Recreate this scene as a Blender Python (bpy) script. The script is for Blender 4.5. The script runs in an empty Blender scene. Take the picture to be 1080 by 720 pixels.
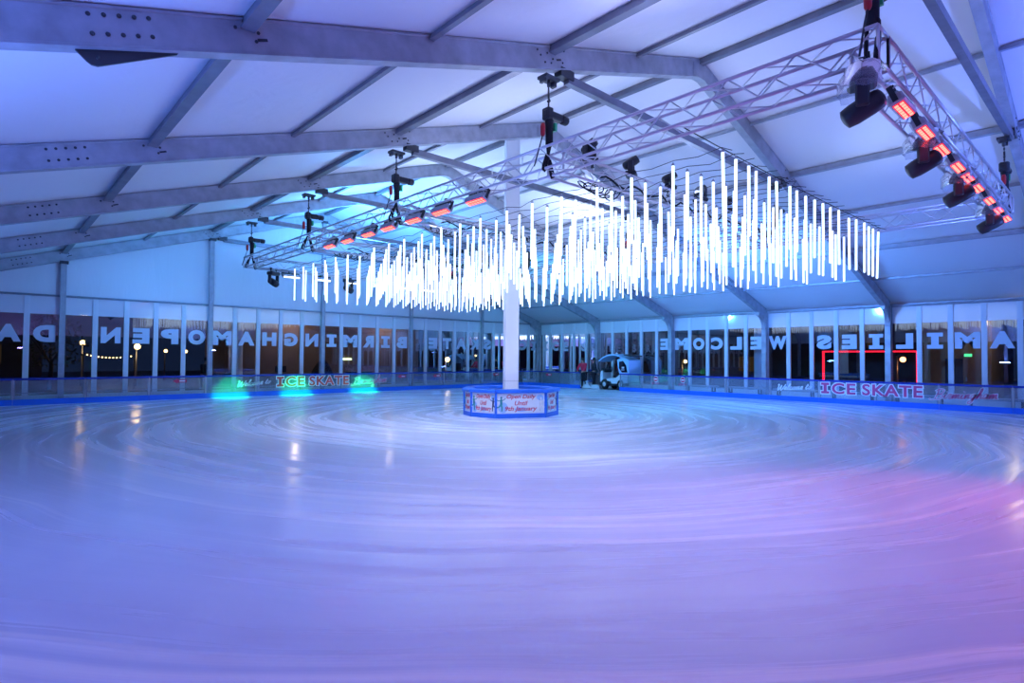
import bpy, math, random
from math import sin, cos, pi, atan2, sqrt, hypot
from mathutils import Vector, Matrix
random.seed(7)
sc = bpy.context.scene
COL = sc.collection
V = Vector

# ------------------------------------------------------------------ helpers
def tag(o, label=None, cat=None, group=None, kind=None):
    if label: o['label'] = label
    if cat: o['category'] = cat
    if group: o['group'] = group
    if kind: o['kind'] = kind
    return o

def empty(name, loc=(0, 0, 0), rz=0.0, label=None, cat=None, group=None, kind=None):
    o = bpy.data.objects.new(name, None); COL.objects.link(o)
    o.location = loc; o.rotation_euler = (0, 0, rz); o.empty_display_size = .1
    return tag(o, label, cat, group, kind)

def copy_tree(o, parent=None):
    c = o.copy(); COL.objects.link(c)
    c.parent = parent
    for ch in list(o.children): copy_tree(ch, c)
    return c

class MB:
    def __init__(s): s.v = []; s.f = []; s.m = []; s.cur = 0; s.sm = []
    def add(s, vs, fs, smooth=False):
        b = len(s.v); s.v += [tuple(x) for x in vs]
        for f in fs: s.f.append([b + i for i in f]); s.m.append(s.cur); s.sm.append(smooth)
        return s
    def mat(s, i): s.cur = i; return s
    def box(s, lo, hi, M=None, bev=0.0):
        (x0, y0, z0), (x1, y1, z1) = lo, hi
        if bev > 0:   # chamfered along the vertical and horizontal edges
            b = bev; vs = []; 
            for z, i in ((z0, b), (z0 + b, 0), (z1 - b, 0), (z1, b)):
                for (x, y) in ((x0 + b, y0), (x1 - b, y0), (x1, y0 + b), (x1, y1 - b), (x1 - b, y1), (x0 + b, y1), (x0, y1 - b), (x0, y0 + b)):
                    cx = min(max(x, x0 + i), x1 - i); cy = min(max(y, y0 + i), y1 - i)
                    vs.append(V((cx, cy, z)))
            fs = [list(range(7, -1, -1)), list(range(24, 32))]
            for r in range(3):
                for k in range(8): fs.append([r * 8 + k, r * 8 + (k + 1) % 8, (r + 1) * 8 + (k + 1) % 8, (r + 1) * 8 + k])
        else:
            vs = [V(p) for p in ((x0, y0, z0), (x1, y0, z0), (x1, y1, z0), (x0, y1, z0), (x0, y0, z1), (x1, y0, z1), (x1, y1, z1), (x0, y1, z1))]
            fs = [(0, 3, 2, 1), (4, 5, 6, 7), (0, 1, 5, 4), (1, 2, 6, 5), (2, 3, 7, 6), (3, 0, 4, 7)]
        if M is not None: vs = [M @ p for p in vs]
        return s.add(vs, fs)
    def cbox(s, c, sz, M=None, bev=0.0):
        c = V(c); h = V(sz) / 2
        return s.box(c - h, c + h, M, bev)
    def prism(s, poly, d0, d1, M):
        """poly: 2D outline in local x,z; extruded along local y from d0 to d1; M maps local to parent."""
        n = len(poly)
        vs = [M @ V((x, d0, z)) for x, z in poly] + [M @ V((x, d1, z)) for x, z in poly]
        fs = [list(range(n)), list(range(2 * n - 1, n - 1, -1))]
        fs += [[i, n + i, n + (i + 1) % n, (i + 1) % n] for i in range(n)]
        return s.add(vs, fs)
    def sweep(s, prof, p0, p1, up=(0, 0, 1)):
        """profile (a: sideways, b: up) swept straight from p0 to p1"""
        p0, p1, up = V(p0), V(p1), V(up)
        t = (p1 - p0).normalized(); a = t.cross(up).normalized(); b = a.cross(t)
        n = len(prof)
        vs = [p0 + a * x + b * y for x, y in prof] + [p1 + a * x + b * y for x, y in prof]
        fs = [list(range(n)), list(range(2 * n - 1, n - 1, -1))]
        fs += [[i, n + i, n + (i + 1) % n, (i + 1) % n] for i in range(n)]
        return s.add(vs, fs)
    def tube(s, p0, p1, r, n=8, r1=None):
        return s.path([p0, p1], [r, r if r1 is None else r1], n)
    def path(s, pts, r, n=8, closed=False):
        pts = [V(p) for p in pts]; k = len(pts)
        rs = r if isinstance(r, (list, tuple)) else [r] * k
        vs = []; prev = None
        for i, p in enumerate(pts):
            t = (pts[min(i + 1, k - 1)] - pts[max(i - 1, 0)])
            t = t.normalized() if t.length > 1e-9 else V((0, 0, 1))
            if prev is None:
                ref = V((0, 0, 1)) if abs(t.z) < .9 else V((1, 0, 0))
                a = t.cross(ref).normalized()
            else:
                a = (prev - t * prev.dot(t)); a = a.normalized() if a.length > 1e-6 else t.orthogonal().normalized()
            prev = a; b = t.cross(a)
            for j in range(n):
                w = 2 * pi * j / n; vs.append(p + (a * cos(w) + b * sin(w)) * rs[i])
        fs = []
        for i in range(k - 1):
            for j in range(n): fs.append([i * n + j, i * n + (j + 1) % n, (i + 1) * n + (j + 1) % n, (i + 1) * n + j])
        fs.append(list(range(n - 1, -1, -1))); fs.append(list(range((k - 1) * n, k * n)))
        return s.add(vs, fs, True)
    def lathe(s, prof, c=(0, 0, 0), n=16, M=None):
        c = V(c); vs = []
        for r, z in prof:
            for j in range(n):
                w = 2 * pi * j / n; p = V((r * cos(w), r * sin(w), z)); vs.append(c + (M @ p if M is not None else p))
        fs = []
        for i in range(len(prof) - 1):
            for j in range(n): fs.append([i * n + j, i * n + (j + 1) % n, (i + 1) * n + (j + 1) % n, (i + 1) * n + j])
        fs.append(list(range(n - 1, -1, -1))); fs.append(list(range((len(prof) - 1) * n, len(prof) * n)))
        return s.add(vs, fs, True)
    def ball(s, c, r, n=10, sq=(1, 1, 1)):
        c = V(c); prof = [(max(1e-4, sin(pi * i / n)) * r, -cos(pi * i / n) * r) for i in range(n + 1)]
        M = Matrix.Diagonal((*sq,))
        return s.lathe(prof, c, n + 4, M)
    def build(s, name, mats, parent=None, loc=None):
        me = bpy.data.meshes.new(name); me.from_pydata(s.v, [], s.f)
        for m in (mats if isinstance(mats, (list, tuple)) else [mats]): me.materials.append(m)
        me.polygons.foreach_set('material_index', s.m)
        me.polygons.foreach_set('use_smooth', s.sm)
        me.update()
        o = bpy.data.objects.new(name, me); COL.objects.link(o)
        if parent is not None: o.parent = parent
        if loc is not None: o.location = loc
        return o

def text_geo(body, size=1.0, offset=0.0, shear=0.0, extrude=0.002, space=1.0, align='CENTER'):
    cu = bpy.data.curves.new('lettering', 'FONT'); cu.body = body; cu.size = size; cu.offset = offset; cu.shear = shear
    cu.extrude = extrude; cu.space_character = space; cu.align_x = align; cu.resolution_u = 4
    o = bpy.data.objects.new('lettering', cu); COL.objects.link(o)
    dg = bpy.context.evaluated_depsgraph_get(); dg.update()
    me = bpy.data.meshes.new_from_object(o.evaluated_get(dg))
    vs = [v.co.copy() for v in me.vertices]; fs = [list(p.vertices) for p in me.polygons]
    bpy.data.objects.remove(o); bpy.data.curves.remove(cu); bpy.data.meshes.remove(me)
    return vs, fs

def fit(vs, w, h, cx=0, cy=0):
    """scale 2D text geometry into a w x h box centred at cx, cy"""
    x0 = min(v.x for v in vs); x1 = max(v.x for v in vs); y0 = min(v.y for v in vs); y1 = max(v.y for v in vs)
    return [V(((v.x - (x0 + x1) / 2) / (x1 - x0) * w + cx, (v.y - (y0 + y1) / 2) / (y1 - y0) * h + cy, v.z)) for v in vs]

# ------------------------------------------------------------------ materials
def newmat(name):
    m = bpy.data.materials.new(name); m.use_nodes = True
    nt = m.node_tree; nt.nodes.clear()
    out = nt.nodes.new('ShaderNodeOutputMaterial')
    return m, nt, out
def pbr(name, col, rough=.5, metal=0.0, noise=0.0, nscale=6.0, spec=.5, bump=0.0, bscale=40, trans=0.0):
    m, nt, out = newmat(name); N = nt.nodes; L = nt.links
    b = N.new('ShaderNodeBsdfPrincipled'); L.new(b.outputs[0], out.inputs[0])
    b.inputs['Roughness'].default_value = rough; b.inputs['Metallic'].default_value = metal
    b.inputs['Specular IOR Level'].default_value = spec
    b.inputs['Base Color'].default_value = (*col, 1)
    tc = N.new('ShaderNodeTexCoord')
    if noise > 0:
        n = N.new('ShaderNodeTexNoise'); n.inputs['Scale'].default_value = nscale; n.inputs['Detail'].default_value = 5
        L.new(tc.outputs['Object'], n.inputs['Vector'])
        r = N.new('ShaderNodeValToRGB'); e = r.color_ramp.elements
        e[0].position = .3; e[1].position = .7
        e[0].color = (*[c * (1 - noise) for c in col], 1); e[1].color = (*[min(1, c * (1 + noise * .6)) for c in col], 1)
        L.new(n.outputs['Fac'], r.inputs[0]); L.new(r.outputs[0], b.inputs['Base Color'])
    if bump > 0:
        n2 = N.new('ShaderNodeTexNoise'); n2.inputs['Scale'].default_value = bscale; n2.inputs['Detail'].default_value = 4
        L.new(tc.outputs['Object'], n2.inputs['Vector'])
        bp = N.new('ShaderNodeBump'); bp.inputs['Strength'].default_value = bump; bp.inputs['Distance'].default_value = .02
        L.new(n2.outputs['Fac'], bp.inputs['Height']); L.new(bp.outputs[0], b.inputs['Normal'])
    return m
def emit(name, col, strength):
    m, nt, out = newmat(name)
    e = nt.nodes.new('ShaderNodeEmission'); e.inputs[0].default_value = (*col, 1); e.inputs[1].default_value = strength
    nt.links.new(e.outputs[0], out.inputs[0]); return m
def glassy(name, tint, gloss, rough=0.0, extra=None, ior=1.5):
    """thin sheet: see-through, with a fresnel mirror over it"""
    m, nt, out = newmat(name); N = nt.nodes; L = nt.links
    t = N.new('ShaderNodeBsdfTransparent'); t.inputs[0].default_value = (*tint, 1)
    g = N.new('ShaderNodeBsdfGlossy'); g.inputs['Roughness'].default_value = rough; g.inputs[0].default_value = (1, 1, 1, 1)
    f = N.new('ShaderNodeFresnel'); f.inputs['IOR'].default_value = ior
    mu = N.new('ShaderNodeMath'); mu.operation = 'MULTIPLY_ADD'; mu.use_clamp = True; mu.inputs[1].default_value = gloss; mu.inputs[2].default_value = 0.0
    L.new(f.outputs[0], mu.inputs[0])
    mx = N.new('ShaderNodeMixShader'); L.new(mu.outputs[0], mx.inputs[0]); L.new(t.outputs[0], mx.inputs[1]); L.new(g.outputs[0], mx.inputs[2])
    last = mx
    if extra:
        d = N.new('ShaderNodeBsdfDiffuse'); d.inputs[0].default_value = (*extra[0], 1)
        m2 = N.new('ShaderNodeMixShader'); m2.inputs[0].default_value = extra[1]
        L.new(mx.outputs[0], m2.inputs[1]); L.new(d.outputs[0], m2.inputs[2]); last = m2
    L.new(last.outputs[0], out.inputs[0]); return m

POLE = V((-14.95, -13.55, 0))

def ice_material():
    m, nt, out = newmat('skated_ice'); N = nt.nodes; L = nt.links
    def math(op, a, b=None, c=None):
        n = N.new('ShaderNodeMath'); n.operation = op
        for i, x in enumerate((a, b, c)):
            if x is None: continue
            if isinstance(x, (int, float)): n.inputs[i].default_value = x
            else: L.new(x, n.inputs[i])
        return n.outputs[0]
    geo = N.new('ShaderNodeNewGeometry')
    sub = N.new('ShaderNodeVectorMath'); sub.operation = 'SUBTRACT'; L.new(geo.outputs['Position'], sub.inputs[0]); sub.inputs[1].default_value = POLE
    # wander of the skaters' laps
    wn = N.new('ShaderNodeTexNoise'); wn.inputs['Scale'].default_value = .16; wn.inputs['Detail'].default_value = 2
    L.new(geo.outputs['Position'], wn.inputs['Vector'])
    sx = N.new('ShaderNodeSeparateXYZ'); L.new(sub.outputs[0], sx.inputs[0])
    d = math('SQRT', math('ADD', math('MULTIPLY', sx.outputs[0], sx.outputs[0]), math('MULTIPLY', sx.outputs[1], sx.outputs[1])))
    ang = math('ARCTAN2', sx.outputs[1], sx.outputs[0])
    dw = math('ADD', d, math('MULTIPLY', wn.outputs['Fac'], 1.5))
    def ring(freq, arc, detail, off):
        c = N.new('ShaderNodeCombineXYZ')
        L.new(math('MULTIPLY', dw, freq), c.inputs[0])
        L.new(math('ADD', math('MULTIPLY', math('COSINE', ang), arc), off), c.inputs[1])
        L.new(math('MULTIPLY', math('SINE', ang), arc), c.inputs[2])
        n = N.new('ShaderNodeTexNoise'); n.inputs['Scale'].default_value = 1; n.inputs['Detail'].default_value = detail; n.inputs['Roughness'].default_value = .62
        L.new(c.outputs[0], n.inputs['Vector']); return n.outputs['Fac']
    broad = ring(.75, .55, 5, 3.1)
    mid = ring(2.6, 1.1, 7, 9.7)
    fine = ring(15, 3.0, 5, 1.3)
    # free cuts that cross the laps
    cut = N.new('ShaderNodeTexNoise'); cut.inputs['Scale'].default_value = .9; cut.inputs['Detail'].default_value = 8; cut.inputs['Distortion'].default_value = 1.2
    L.new(geo.outputs['Position'], cut.inputs['Vector'])
    mixv = math('ADD', math('ADD', math('MULTIPLY', broad, .57), math('MULTIPLY', mid, .26)), math('MULTIPLY', cut.outputs['Fac'], .17))
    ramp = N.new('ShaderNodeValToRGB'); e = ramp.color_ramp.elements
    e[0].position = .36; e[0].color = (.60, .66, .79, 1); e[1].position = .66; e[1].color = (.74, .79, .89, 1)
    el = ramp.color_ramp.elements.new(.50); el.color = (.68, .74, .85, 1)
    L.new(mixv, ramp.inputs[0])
    rr = N.new('ShaderNodeMapRange'); rr.inputs['From Min'].default_value = .40; rr.inputs['From Max'].default_value = .58
    rr.inputs['To Min'].default_value = .36; rr.inputs['To Max'].default_value = .14
    L.new(mid, rr.inputs['Value'])
    b = N.new('ShaderNodeBsdfPrincipled'); L.new(b.outputs[0], out.inputs[0])
    # light-tube glints painted into the ice colour: a few white arcs along the laps
    glint_a = ring(1.15, .62, 3, 21.0); glint_b = ring(6.0, 1.3, 5, 5.5)
    glint = N.new('ShaderNodeMapRange'); glint.inputs['From Min'].default_value = .565; glint.inputs['From Max'].default_value = .66
    L.new(math('ADD', math('MULTIPLY', glint_a, .68), math('MULTIPLY', glint_b, .36)), glint.inputs['Value'])
    mxc = N.new('ShaderNodeMixRGB'); L.new(glint.outputs[0], mxc.inputs[0]); L.new(ramp.outputs[0], mxc.inputs[1]); mxc.inputs[2].default_value = (.95, .97, .99, 1)
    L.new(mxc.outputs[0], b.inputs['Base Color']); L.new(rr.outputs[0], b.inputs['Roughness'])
    b.inputs['IOR'].default_value = 1.31
    b.inputs['Specular IOR Level'].default_value = .5
    hsum = math('ADD', math('MULTIPLY', broad, .5), math('ADD', math('MULTIPLY', mid, .35), math('MULTIPLY', fine, .12)))
    bp = N.new('ShaderNodeBump'); bp.inputs['Strength'].default_value = .20; bp.inputs['Distance'].default_value = .05
    L.new(hsum, bp.inputs['Height']); L.new(bp.outputs[0], b.inputs['Normal'])
    return m

def fabric_material(name, col, rough=.6):
    m, nt, out = newmat(name); N = nt.nodes; L = nt.links
    b = N.new('ShaderNodeBsdfPrincipled'); b.inputs['Base Color'].default_value = (*col, 1); b.inputs['Roughness'].default_value = rough
    tc = N.new('ShaderNodeTexCoord')
    mp = N.new('ShaderNodeMapping'); mp.inputs['Scale'].default_value = (1.2, 1.2, .25)
    L.new(tc.outputs['Object'], mp.inputs[0])
    n = N.new('ShaderNodeTexNoise'); n.inputs['Scale'].default_value = 1.6; n.inputs['Detail'].default_value = 4; n.inputs['Distortion'].default_value = .6
    L.new(mp.outputs[0], n.inputs['Vector'])
    bp = N.new('ShaderNodeBump'); bp.inputs['Strength'].default_value = .16; bp.inputs['Distance'].default_value = .12
    L.new(n.outputs['Fac'], bp.inputs['Height']); L.new(bp.outputs[0], b.inputs['Normal'])
    L.new(b.outputs[0], out.inputs[0]); return m

M = {}
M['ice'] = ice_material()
M['roof'] = fabric_material('white_roof_membrane', (.80, .80, .84), .55)
M['gable'] = fabric_material('white_gable_membrane', (.74, .76, .82), .5)
M['alu'] = pbr('dull_aluminium', (.42, .44, .50), .5, .35, noise=.22, nscale=3.5)
M['alud'] = pbr('anodised_bar', (.24, .25, .30), .45, .45, noise=.15, nscale=4)
M['post'] = pbr('grey_post', (.40, .43, .50), .5, .3, noise=.12)
M['truss'] = pbr('bright_truss_tube', (.70, .70, .74), .32, .55)
M['white'] = pbr('white_pvc_panel', (.74, .76, .83), .07, 0, spec=.9)
M['mull'] = pbr('white_mullion', (.74, .77, .84), .35)
M['letter'] = pbr('frosted_letter_vinyl', (.62, .70, .84), .45)
M['glass'] = glassy('window_glass', (.78, .81, .86), 3.4)
M['poly'] = glassy('clear_barrier_sheet', (.86, .90, .95), 1.2, .03, ((.55, .62, .75), .16))
M['bluep'] = pbr('royal_blue_plastic', (.015, .15, .75), .3)
M['blued'] = pbr('dark_blue_rail', (.012, .04, .36), .3)
M['black'] = pbr('black_plastic', (.018, .02, .03), .42)
M['blackf'] = pbr('black_webbing', (.012, .013, .02), .8)
M['dark'] = pbr('dark_grey_metal', (.06, .065, .08), .4, .4)
M['steel'] = pbr('steel', (.45, .46, .5), .35, .8)
M['red'] = pbr('red_plastic', (.55, .02, .03), .4)
M['green'] = pbr('green_plastic', (.05, .5, .2), .4)
M['lens'] = pbr('dark_glass_lens', (.01, .012, .03), .05, 0, spec=1)
M['bag'] = glassy('clear_rain_bag', (.93, .95, 1.0), 1.4, .12, ((.7, .75, .9), .12))
M['tube'] = emit('white_led_tube', (.52, .68, 1.0), 2.7)
M['redled'] = emit('red_led', (1.0, .02, .06), 1.4)
M['redcore'] = emit('hot_red_led', (1.0, .07, .055), 8.0)
M['whiteled'] = emit('white_led', (.8, .9, 1.0), 3.0)
M['wash'] = pbr('silver_fixture', (.42, .43, .48), .4, .3)
M['column'] = pbr('white_stretch_cover', (.93, .93, .95), .55)
M['banner'] = pbr('white_banner', (.75, .80, .88), .4)
M['pale'] = pbr('pale_blue_print', (.32, .55, .86), .4)
M['redprint'] = pbr('crimson_print', (.60, .02, .08), .4)
M['pinkprint'] = pbr('raspberry_print', (.62, .06, .20), .4)
M['orangeprint'] = pbr('orange_red_print', (.70, .07, .05), .4)
M['navyprint'] = pbr('navy_print', (.03, .05, .16), .45)
M['tealprint'] = pbr('teal_print', (.02, .30, .34), .45)
M['whitevinyl'] = pbr('white_vinyl', (.85, .85, .9), .35)
M['concrete'] = pbr('dark_paving', (.05, .05, .055), .7, noise=.3, nscale=2)
M['deck'] = pbr('grey_tent_flooring', (.17, .18, .2), .6, noise=.2, nscale=3)
M['brown'] = pbr('tan_render', (.30, .20, .14), .8, noise=.12, nscale=1.2)
M['beige'] = pbr('beige_boarding', (.34, .25, .14), .8, noise=.15, nscale=1.5)
M['nightglass'] = pbr('night_dark_glazing', (.008, .009, .014), .12)
M['slate'] = pbr('dark_slate_wall', (.05, .055, .07), .7, noise=.25, nscale=1)
M['lampy'] = emit('warm_lamp', (1.0, .62, .22), 8.0)
M['lampw'] = emit('cool_lamp', (.85, .95, 1.0), 18.0)
M['warmwin'] = emit('lit_room', (1.0, .62, .28), .03)
M['orangelamp'] = emit('orange_lamp', (1.0, .30, .10), 10.0)
M['greenled'] = emit('green_led', (.02, 1.0, .28), 30.0)
M['redneon'] = emit('red_led_strip', (1.0, .01, .03), 3.0)
M['exit'] = emit('green_exit_sign', (.1, .9, .35), 1.5)
M['exitlamp'] = emit('pale_green_lamp', (.75, 1.0, .55), 3.0)
M['skin'] = pbr('skin', (.55, .34, .26), .5)
M['hair'] = pbr('dark_hair', (.03, .022, .018), .6)
M['redcloth'] = pbr('red_jacket', (.80, .02, .07), .7)
M['navycloth'] = pbr('dark_clothing', (.015, .018, .03), .8)
M['resw'] = pbr('white_bodywork', (.70, .75, .82), .3)
M['resb'] = pbr('steel_blue_bodywork', (.40, .62, .88), .35)
M['rubber'] = pbr('rubber', (.012, .012, .014), .7)
M['wood'] = pbr('pale_bench_board', (.62, .60, .58), .5, noise=.12)
M['leaf'] = pbr('dark_leaves', (.02, .035, .02), .8, noise=.4, nscale=8)

# ------------------------------------------------------------------ camera (from a fit of the tent's 5 m grid)
CAM = V((-27.1283, -26.87195, 1.78)); yaw, pitch, roll, fpx = .74237, .0264, .00668, 607.98507
fw = V((sin(yaw) * cos(pitch), cos(yaw) * cos(pitch), sin(pitch))); r0 = V((cos(yaw), -sin(yaw), 0)); u0 = r0.cross(fw)
R_ = r0 * cos(roll) + u0 * sin(roll); U_ = u0 * cos(roll) - r0 * sin(roll)
cd = bpy.data.cameras.new('camera'); cam = bpy.data.objects.new('camera', cd); COL.objects.link(cam)
mw = Matrix((R_, U_, -fw)).transposed().to_4x4(); mw.translation = CAM
cam.matrix_world = mw
cd.sensor_width = 36; cd.sensor_fit = 'HORIZONTAL'; cd.lens = fpx / 1080 * 36; cd.clip_start = .05; cd.clip_end = 500
sc.camera = cam

# ------------------------------------------------------------------ tent geometry
W = 30.0; SL = .3115; ZR = 8.72
def rz(x): return ZR - SL * abs(x + 15.0)          # underside of the roof skin
YS = [-5.0 * k for k in range(7)]                  # roof frames, k=0 is the gable
ORD = ['gable-end', 'fifth-nearest', 'fourth-nearest', 'third-nearest', 'second', 'nearest', 'rearmost']

# setting: floor, ceiling, walls
mb = MB(); mb.box((-60, -60, -.4), (45, 50, -.12)); g = mb.build('ground', M['concrete']); tag(g, 'dark paving outside the tent', 'ground', kind='structure')
mb = MB(); mb.box((-30.1, -31, -.12), (.1, .1, -.03)); g = mb.build('floor', M['deck']); tag(g, 'grey flooring round the edge of the rink inside the tent', 'floor', kind='structure')
def rounded(x0, y0, x1, y1, r, n=8):
    pts = []
    for cx, cy, a0 in ((x1 - r, y1 - r, 0), (x0 + r, y1 - r, 90), (x0 + r, y0 + r, 180), (x1 - r, y0 + r, 270)):
        for i in range(n + 1):
            a = math.radians(a0 + 90 * i / n); pts.append((cx + r * cos(a), cy + r * sin(a)))
    return pts
mb = MB(); pts = rounded(-28.9, -30.2, -2.0, -.92, .6)
n = len(pts)
mb.add([(x, y, 0) for x, y in pts] + [(x, y, -.03) for x, y in pts], [list(range(n))] + [[i, n + i, n + (i + 1) % n, (i + 1) % n] for i in range(n)])
# entrance pad of ice that runs out through the barrier opening
mb.box((-2.0, -8.05, -.03), (-1.62, -5.2, -.002))
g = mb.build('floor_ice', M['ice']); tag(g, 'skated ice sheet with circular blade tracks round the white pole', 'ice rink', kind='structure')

# roof membrane, one sheet with slight quilting between the purlins
mb = MB()
XS = [-30.3 + i * (15.3 / 12) for i in range(13)]
XS = XS + [-15 + i * (15.3 / 12) for i in range(1, 13)]
YY = [0.2 - i * (31.2 / 26) for i in range(27)]
vs = []; fs = []
for y in YY:
    for x in XS: vs.append((x, y, rz(x) + .01))
nx = len(XS)
for j in range(len(YY) - 1):
    for i in range(nx - 1): fs.append([j * nx + i, (j + 1) * nx + i, (j + 1) * nx + i + 1, j * nx + i + 1])
mb.add(vs, fs)
vs2 = [(x, y, z + .03) for x, y, z in vs]; mb.add(vs2, [f[::-1] for f in fs])
g = mb.build('ceiling', M['roof']); tag(g, 'white pitched tent roof membrane', 'roof', kind='structure')

# gable membrane above the window rail
def gable_wall(y0, y1, name, label, z0=3.9, mat=M['gable']):
    mb = MB(); Mx = Matrix.Identity(4)
    mb.prism([(-30.1, z0), (.1, z0), (.1, rz(.0) + .0), (-15, ZR + .02), (-30.1, rz(-30.0))], y0, y1, Mx)
    g = mb.build(name, mat); return tag(g, label, 'wall', kind='structure')
gable_wall(.03, .07, 'wall_gable', 'white gable membrane above the lettered windows')
gable_wall(-31.0, -30.9, 'wall_front', 'white end wall behind the camera', z0=3.2)
mb = MB(); mb.box((-30.1, -31.0, -.1), (.1, -30.9, 3.2)); g = mb.build('wall_front_glazing', M['nightglass']); tag(g, 'dark glazed lower part of the end wall behind the camera', 'wall', kind='structure')
mb = MB(); mb.box((-30.2, -31, -.1), (-30.1, .1, 3.2)); g = mb.build('wall_left_glazing', M['nightglass']); tag(g, 'dark glazed lower part of the side wall beside the camera', 'wall', kind='structure')
mb = MB(); mb.box((-30.2, -31, 3.2), (-30.1, .1, 4.05)); g = mb.build('wall_left', M['gable']); tag(g, 'white side wall out of sight beside the camera', 'wall', kind='structure')
# hem of the membranes: eave rail and gable rail
mb = MB(); mb.box((-30, -.05, 3.86), (0, .03, 3.94)); mb.tube((-30, -.07, 3.9), (0, -.07, 3.9), .025)
g = mb.build('trim_1', M['post']); tag(g, 'grey horizontal rail over the windows along the gable wall', 'rail', kind='structure')
mb = MB(); mb.box((-.05, -31, 3.88), (.05, 0, 4.02)); mb.tube((-.07, -31, 3.93), (-.07, 0, 3.93), .03)
g = mb.build('trim_2', M['post']); tag(g, 'pale eave rail over the windows along the low side wall', 'rail', kind='structure')

# ------------------------------------------------------------------ windows (one per metre) with reversed letters
GT = "ICE SKATE BIRMINGHAM OPEN DAILY"
GT = GT.replace(' ', '_')
GL = ['I', 'C', 'E', '', 'S', 'K', 'A', 'T', 'E', '', 'B', 'I', 'R', 'M', 'I', 'N', 'G', 'H', 'A', 'M', 'O', 'P', 'E', 'N', '', 'D', 'A', 'I', 'L', 'Y']
# outside reading order runs from the corner outwards: I C E _ S K A T E _ B I R M I N G H A M O P E N _ D A I L Y
EL = [''] * 9 + ['E', 'M', 'O', 'C', 'L', 'E', 'W', '', 'S', 'E', 'I', 'L', 'I', 'M', 'A', 'F', '', '', '', '', '']
cache = {}
def letter_geo(c):
    if c not in cache:
        if c == 'I':
            pl = [(-.40, -.5), (.40, -.5), (.40, -.26), (.19, -.26), (.19, .26), (.40, .26), (.40, .5), (-.40, .5), (-.40, .26), (-.19, .26), (-.19, -.26), (-.40, -.26)]
            cache[c] = ([V((a, b, z)) for z in (.0, .004) for a, b in pl], [list(range(12)), list(range(23, 11, -1))] + [[i, (i + 1) % 12, 12 + (i + 1) % 12, 12 + i] for i in range(12)])
        else:
            vs, fs = text_geo(c, 1.0, .066, 0, .002)
            w = {'M': 1.2, 'W': 1.3, 'A': 1.12, 'T': .95, 'L': .92, 'E': .9, 'S': .95}.get(c, 1.0)
            cache[c] = (fit(vs, w, 1.0), fs)
    return cache[c]
def window(idx, wall, j, c):
    # local frame: s along the wall from the corner, d outward, z
    if wall == 'g': P = lambda s, d, z: V((-s, d, z))
    else: P = lambda s, d, z: V((d, -s, z))
    flip = wall == 'g'
    nm = 'gable wall' if wall == 'g' else 'low side wall'
    o = empty('window_%d' % idx, P(j + .5, 0, 0), label=None, kind='structure')
    if c: lab = 'tall dark window lettered %s in reverse, pane %d from the corner of the %s' % (c, j + 1, nm)
    else: lab = 'tall dark window without a letter, pane %d from the corner of the %s' % (j + 1, nm)
    tag(o, lab, 'window')
    off = P(j + .5, 0, 0)
    def bx(name, s0, s1, d0, d1, z0, z1, mat):
        a = P(s0, d0, z0) - off; b = P(s1, d1, z1) - off
        lo = [min(a[i], b[i]) for i in range(3)]; hi = [max(a[i], b[i]) for i in range(3)]
        mb = MB(); mb.box(lo, hi); return mb.build(name, mat, o)
    e = .085
    bx('mullion', j + 1 - e, j + 1 + e, -.02, .08, -.05, 3.88, M['mull'])
    bx('valance_panel', j + e, j + 1 - e, .02, .05, 3.22, 3.88, M['white'])
    bx('sill_panel', j + e, j + 1 - e, .0, .06, -.05, .28, M['mull'])
    # single-sided pane of glass
    a = [P(j + e, .035, .28), P(j + 1 - e, .035, .28), P(j + 1 - e, .035, 3.22), P(j + e, .035, 3.22)]
    b = [P(j + e, .043, .28), P(j + 1 - e, .043, .28), P(j + 1 - e, .043, 3.22), P(j + e, .043, 3.22)]
    mb = MB(); mb.add([p - off for p in a], [(0, 1, 2, 3)] if flip else [(3, 2, 1, 0)])
    mb.build('glass_pane', M['glass'], o)
    if c:
        vs, fs = letter_geo(c)
        mb = MB()
        # vinyl on the inner face, reading from outside
        sc_w = .64; sc_h = .62
        # outside reading: local x runs away from the corner on the gable (-X) and towards the corner on the side wall
        if wall == 'g': pts = [V((-v.x * sc_w, .028 - v.z * .3, 2.51 + v.y * sc_h)) for v in vs]
        else: pts = [V((.028 - v.z * .3, v.x * sc_w, 2.51 + v.y * sc_h)) for v in vs]
        mb.add(pts, fs)
        mb.build('letter', M['letter'], o)
    return o
wi = 1
for j in range(30): window(wi, 'g', j, GL[j]); wi += 1
for j in range(30): window(wi, 'e', j, EL[j]); wi += 1

# gable posts
mb0 = MB(); 
for s in (5, 10, 15, 20, 25):
    x = -s; t = empty('gable_post', (x, 0, -.03), label='grey upright post of the gable wall, ' + {5: 'nearest the wall corner', 10: 'two bays from the wall corner', 15: 'tallest one, under the ridge', 20: 'first one outward from the ridge post', 25: 'last one, beside the reversed D'}[s], cat='post', group='posts of the gable wall')
    zt = rz(x) - .42 + .03
    mb = MB(); mb.box((-.075, -.13, 0), (.075, .0, zt)); mb.box((-.088, -.14, 0), (-.06, -.11, zt)); mb.box((.06, -.14, 0), (.088, -.11, zt)); mb.build('shaft', M['post'], t)
    mb = MB(); mb.box((-.16, -.2, 0), (.16, .02, .02)); mb.build('base_plate', M['post'], t)
    mb = MB(); mb.cbox((0, -.13, zt - .05), (.26, .2, .10)); mb.build('head_bracket', M['dark'], t)

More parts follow.
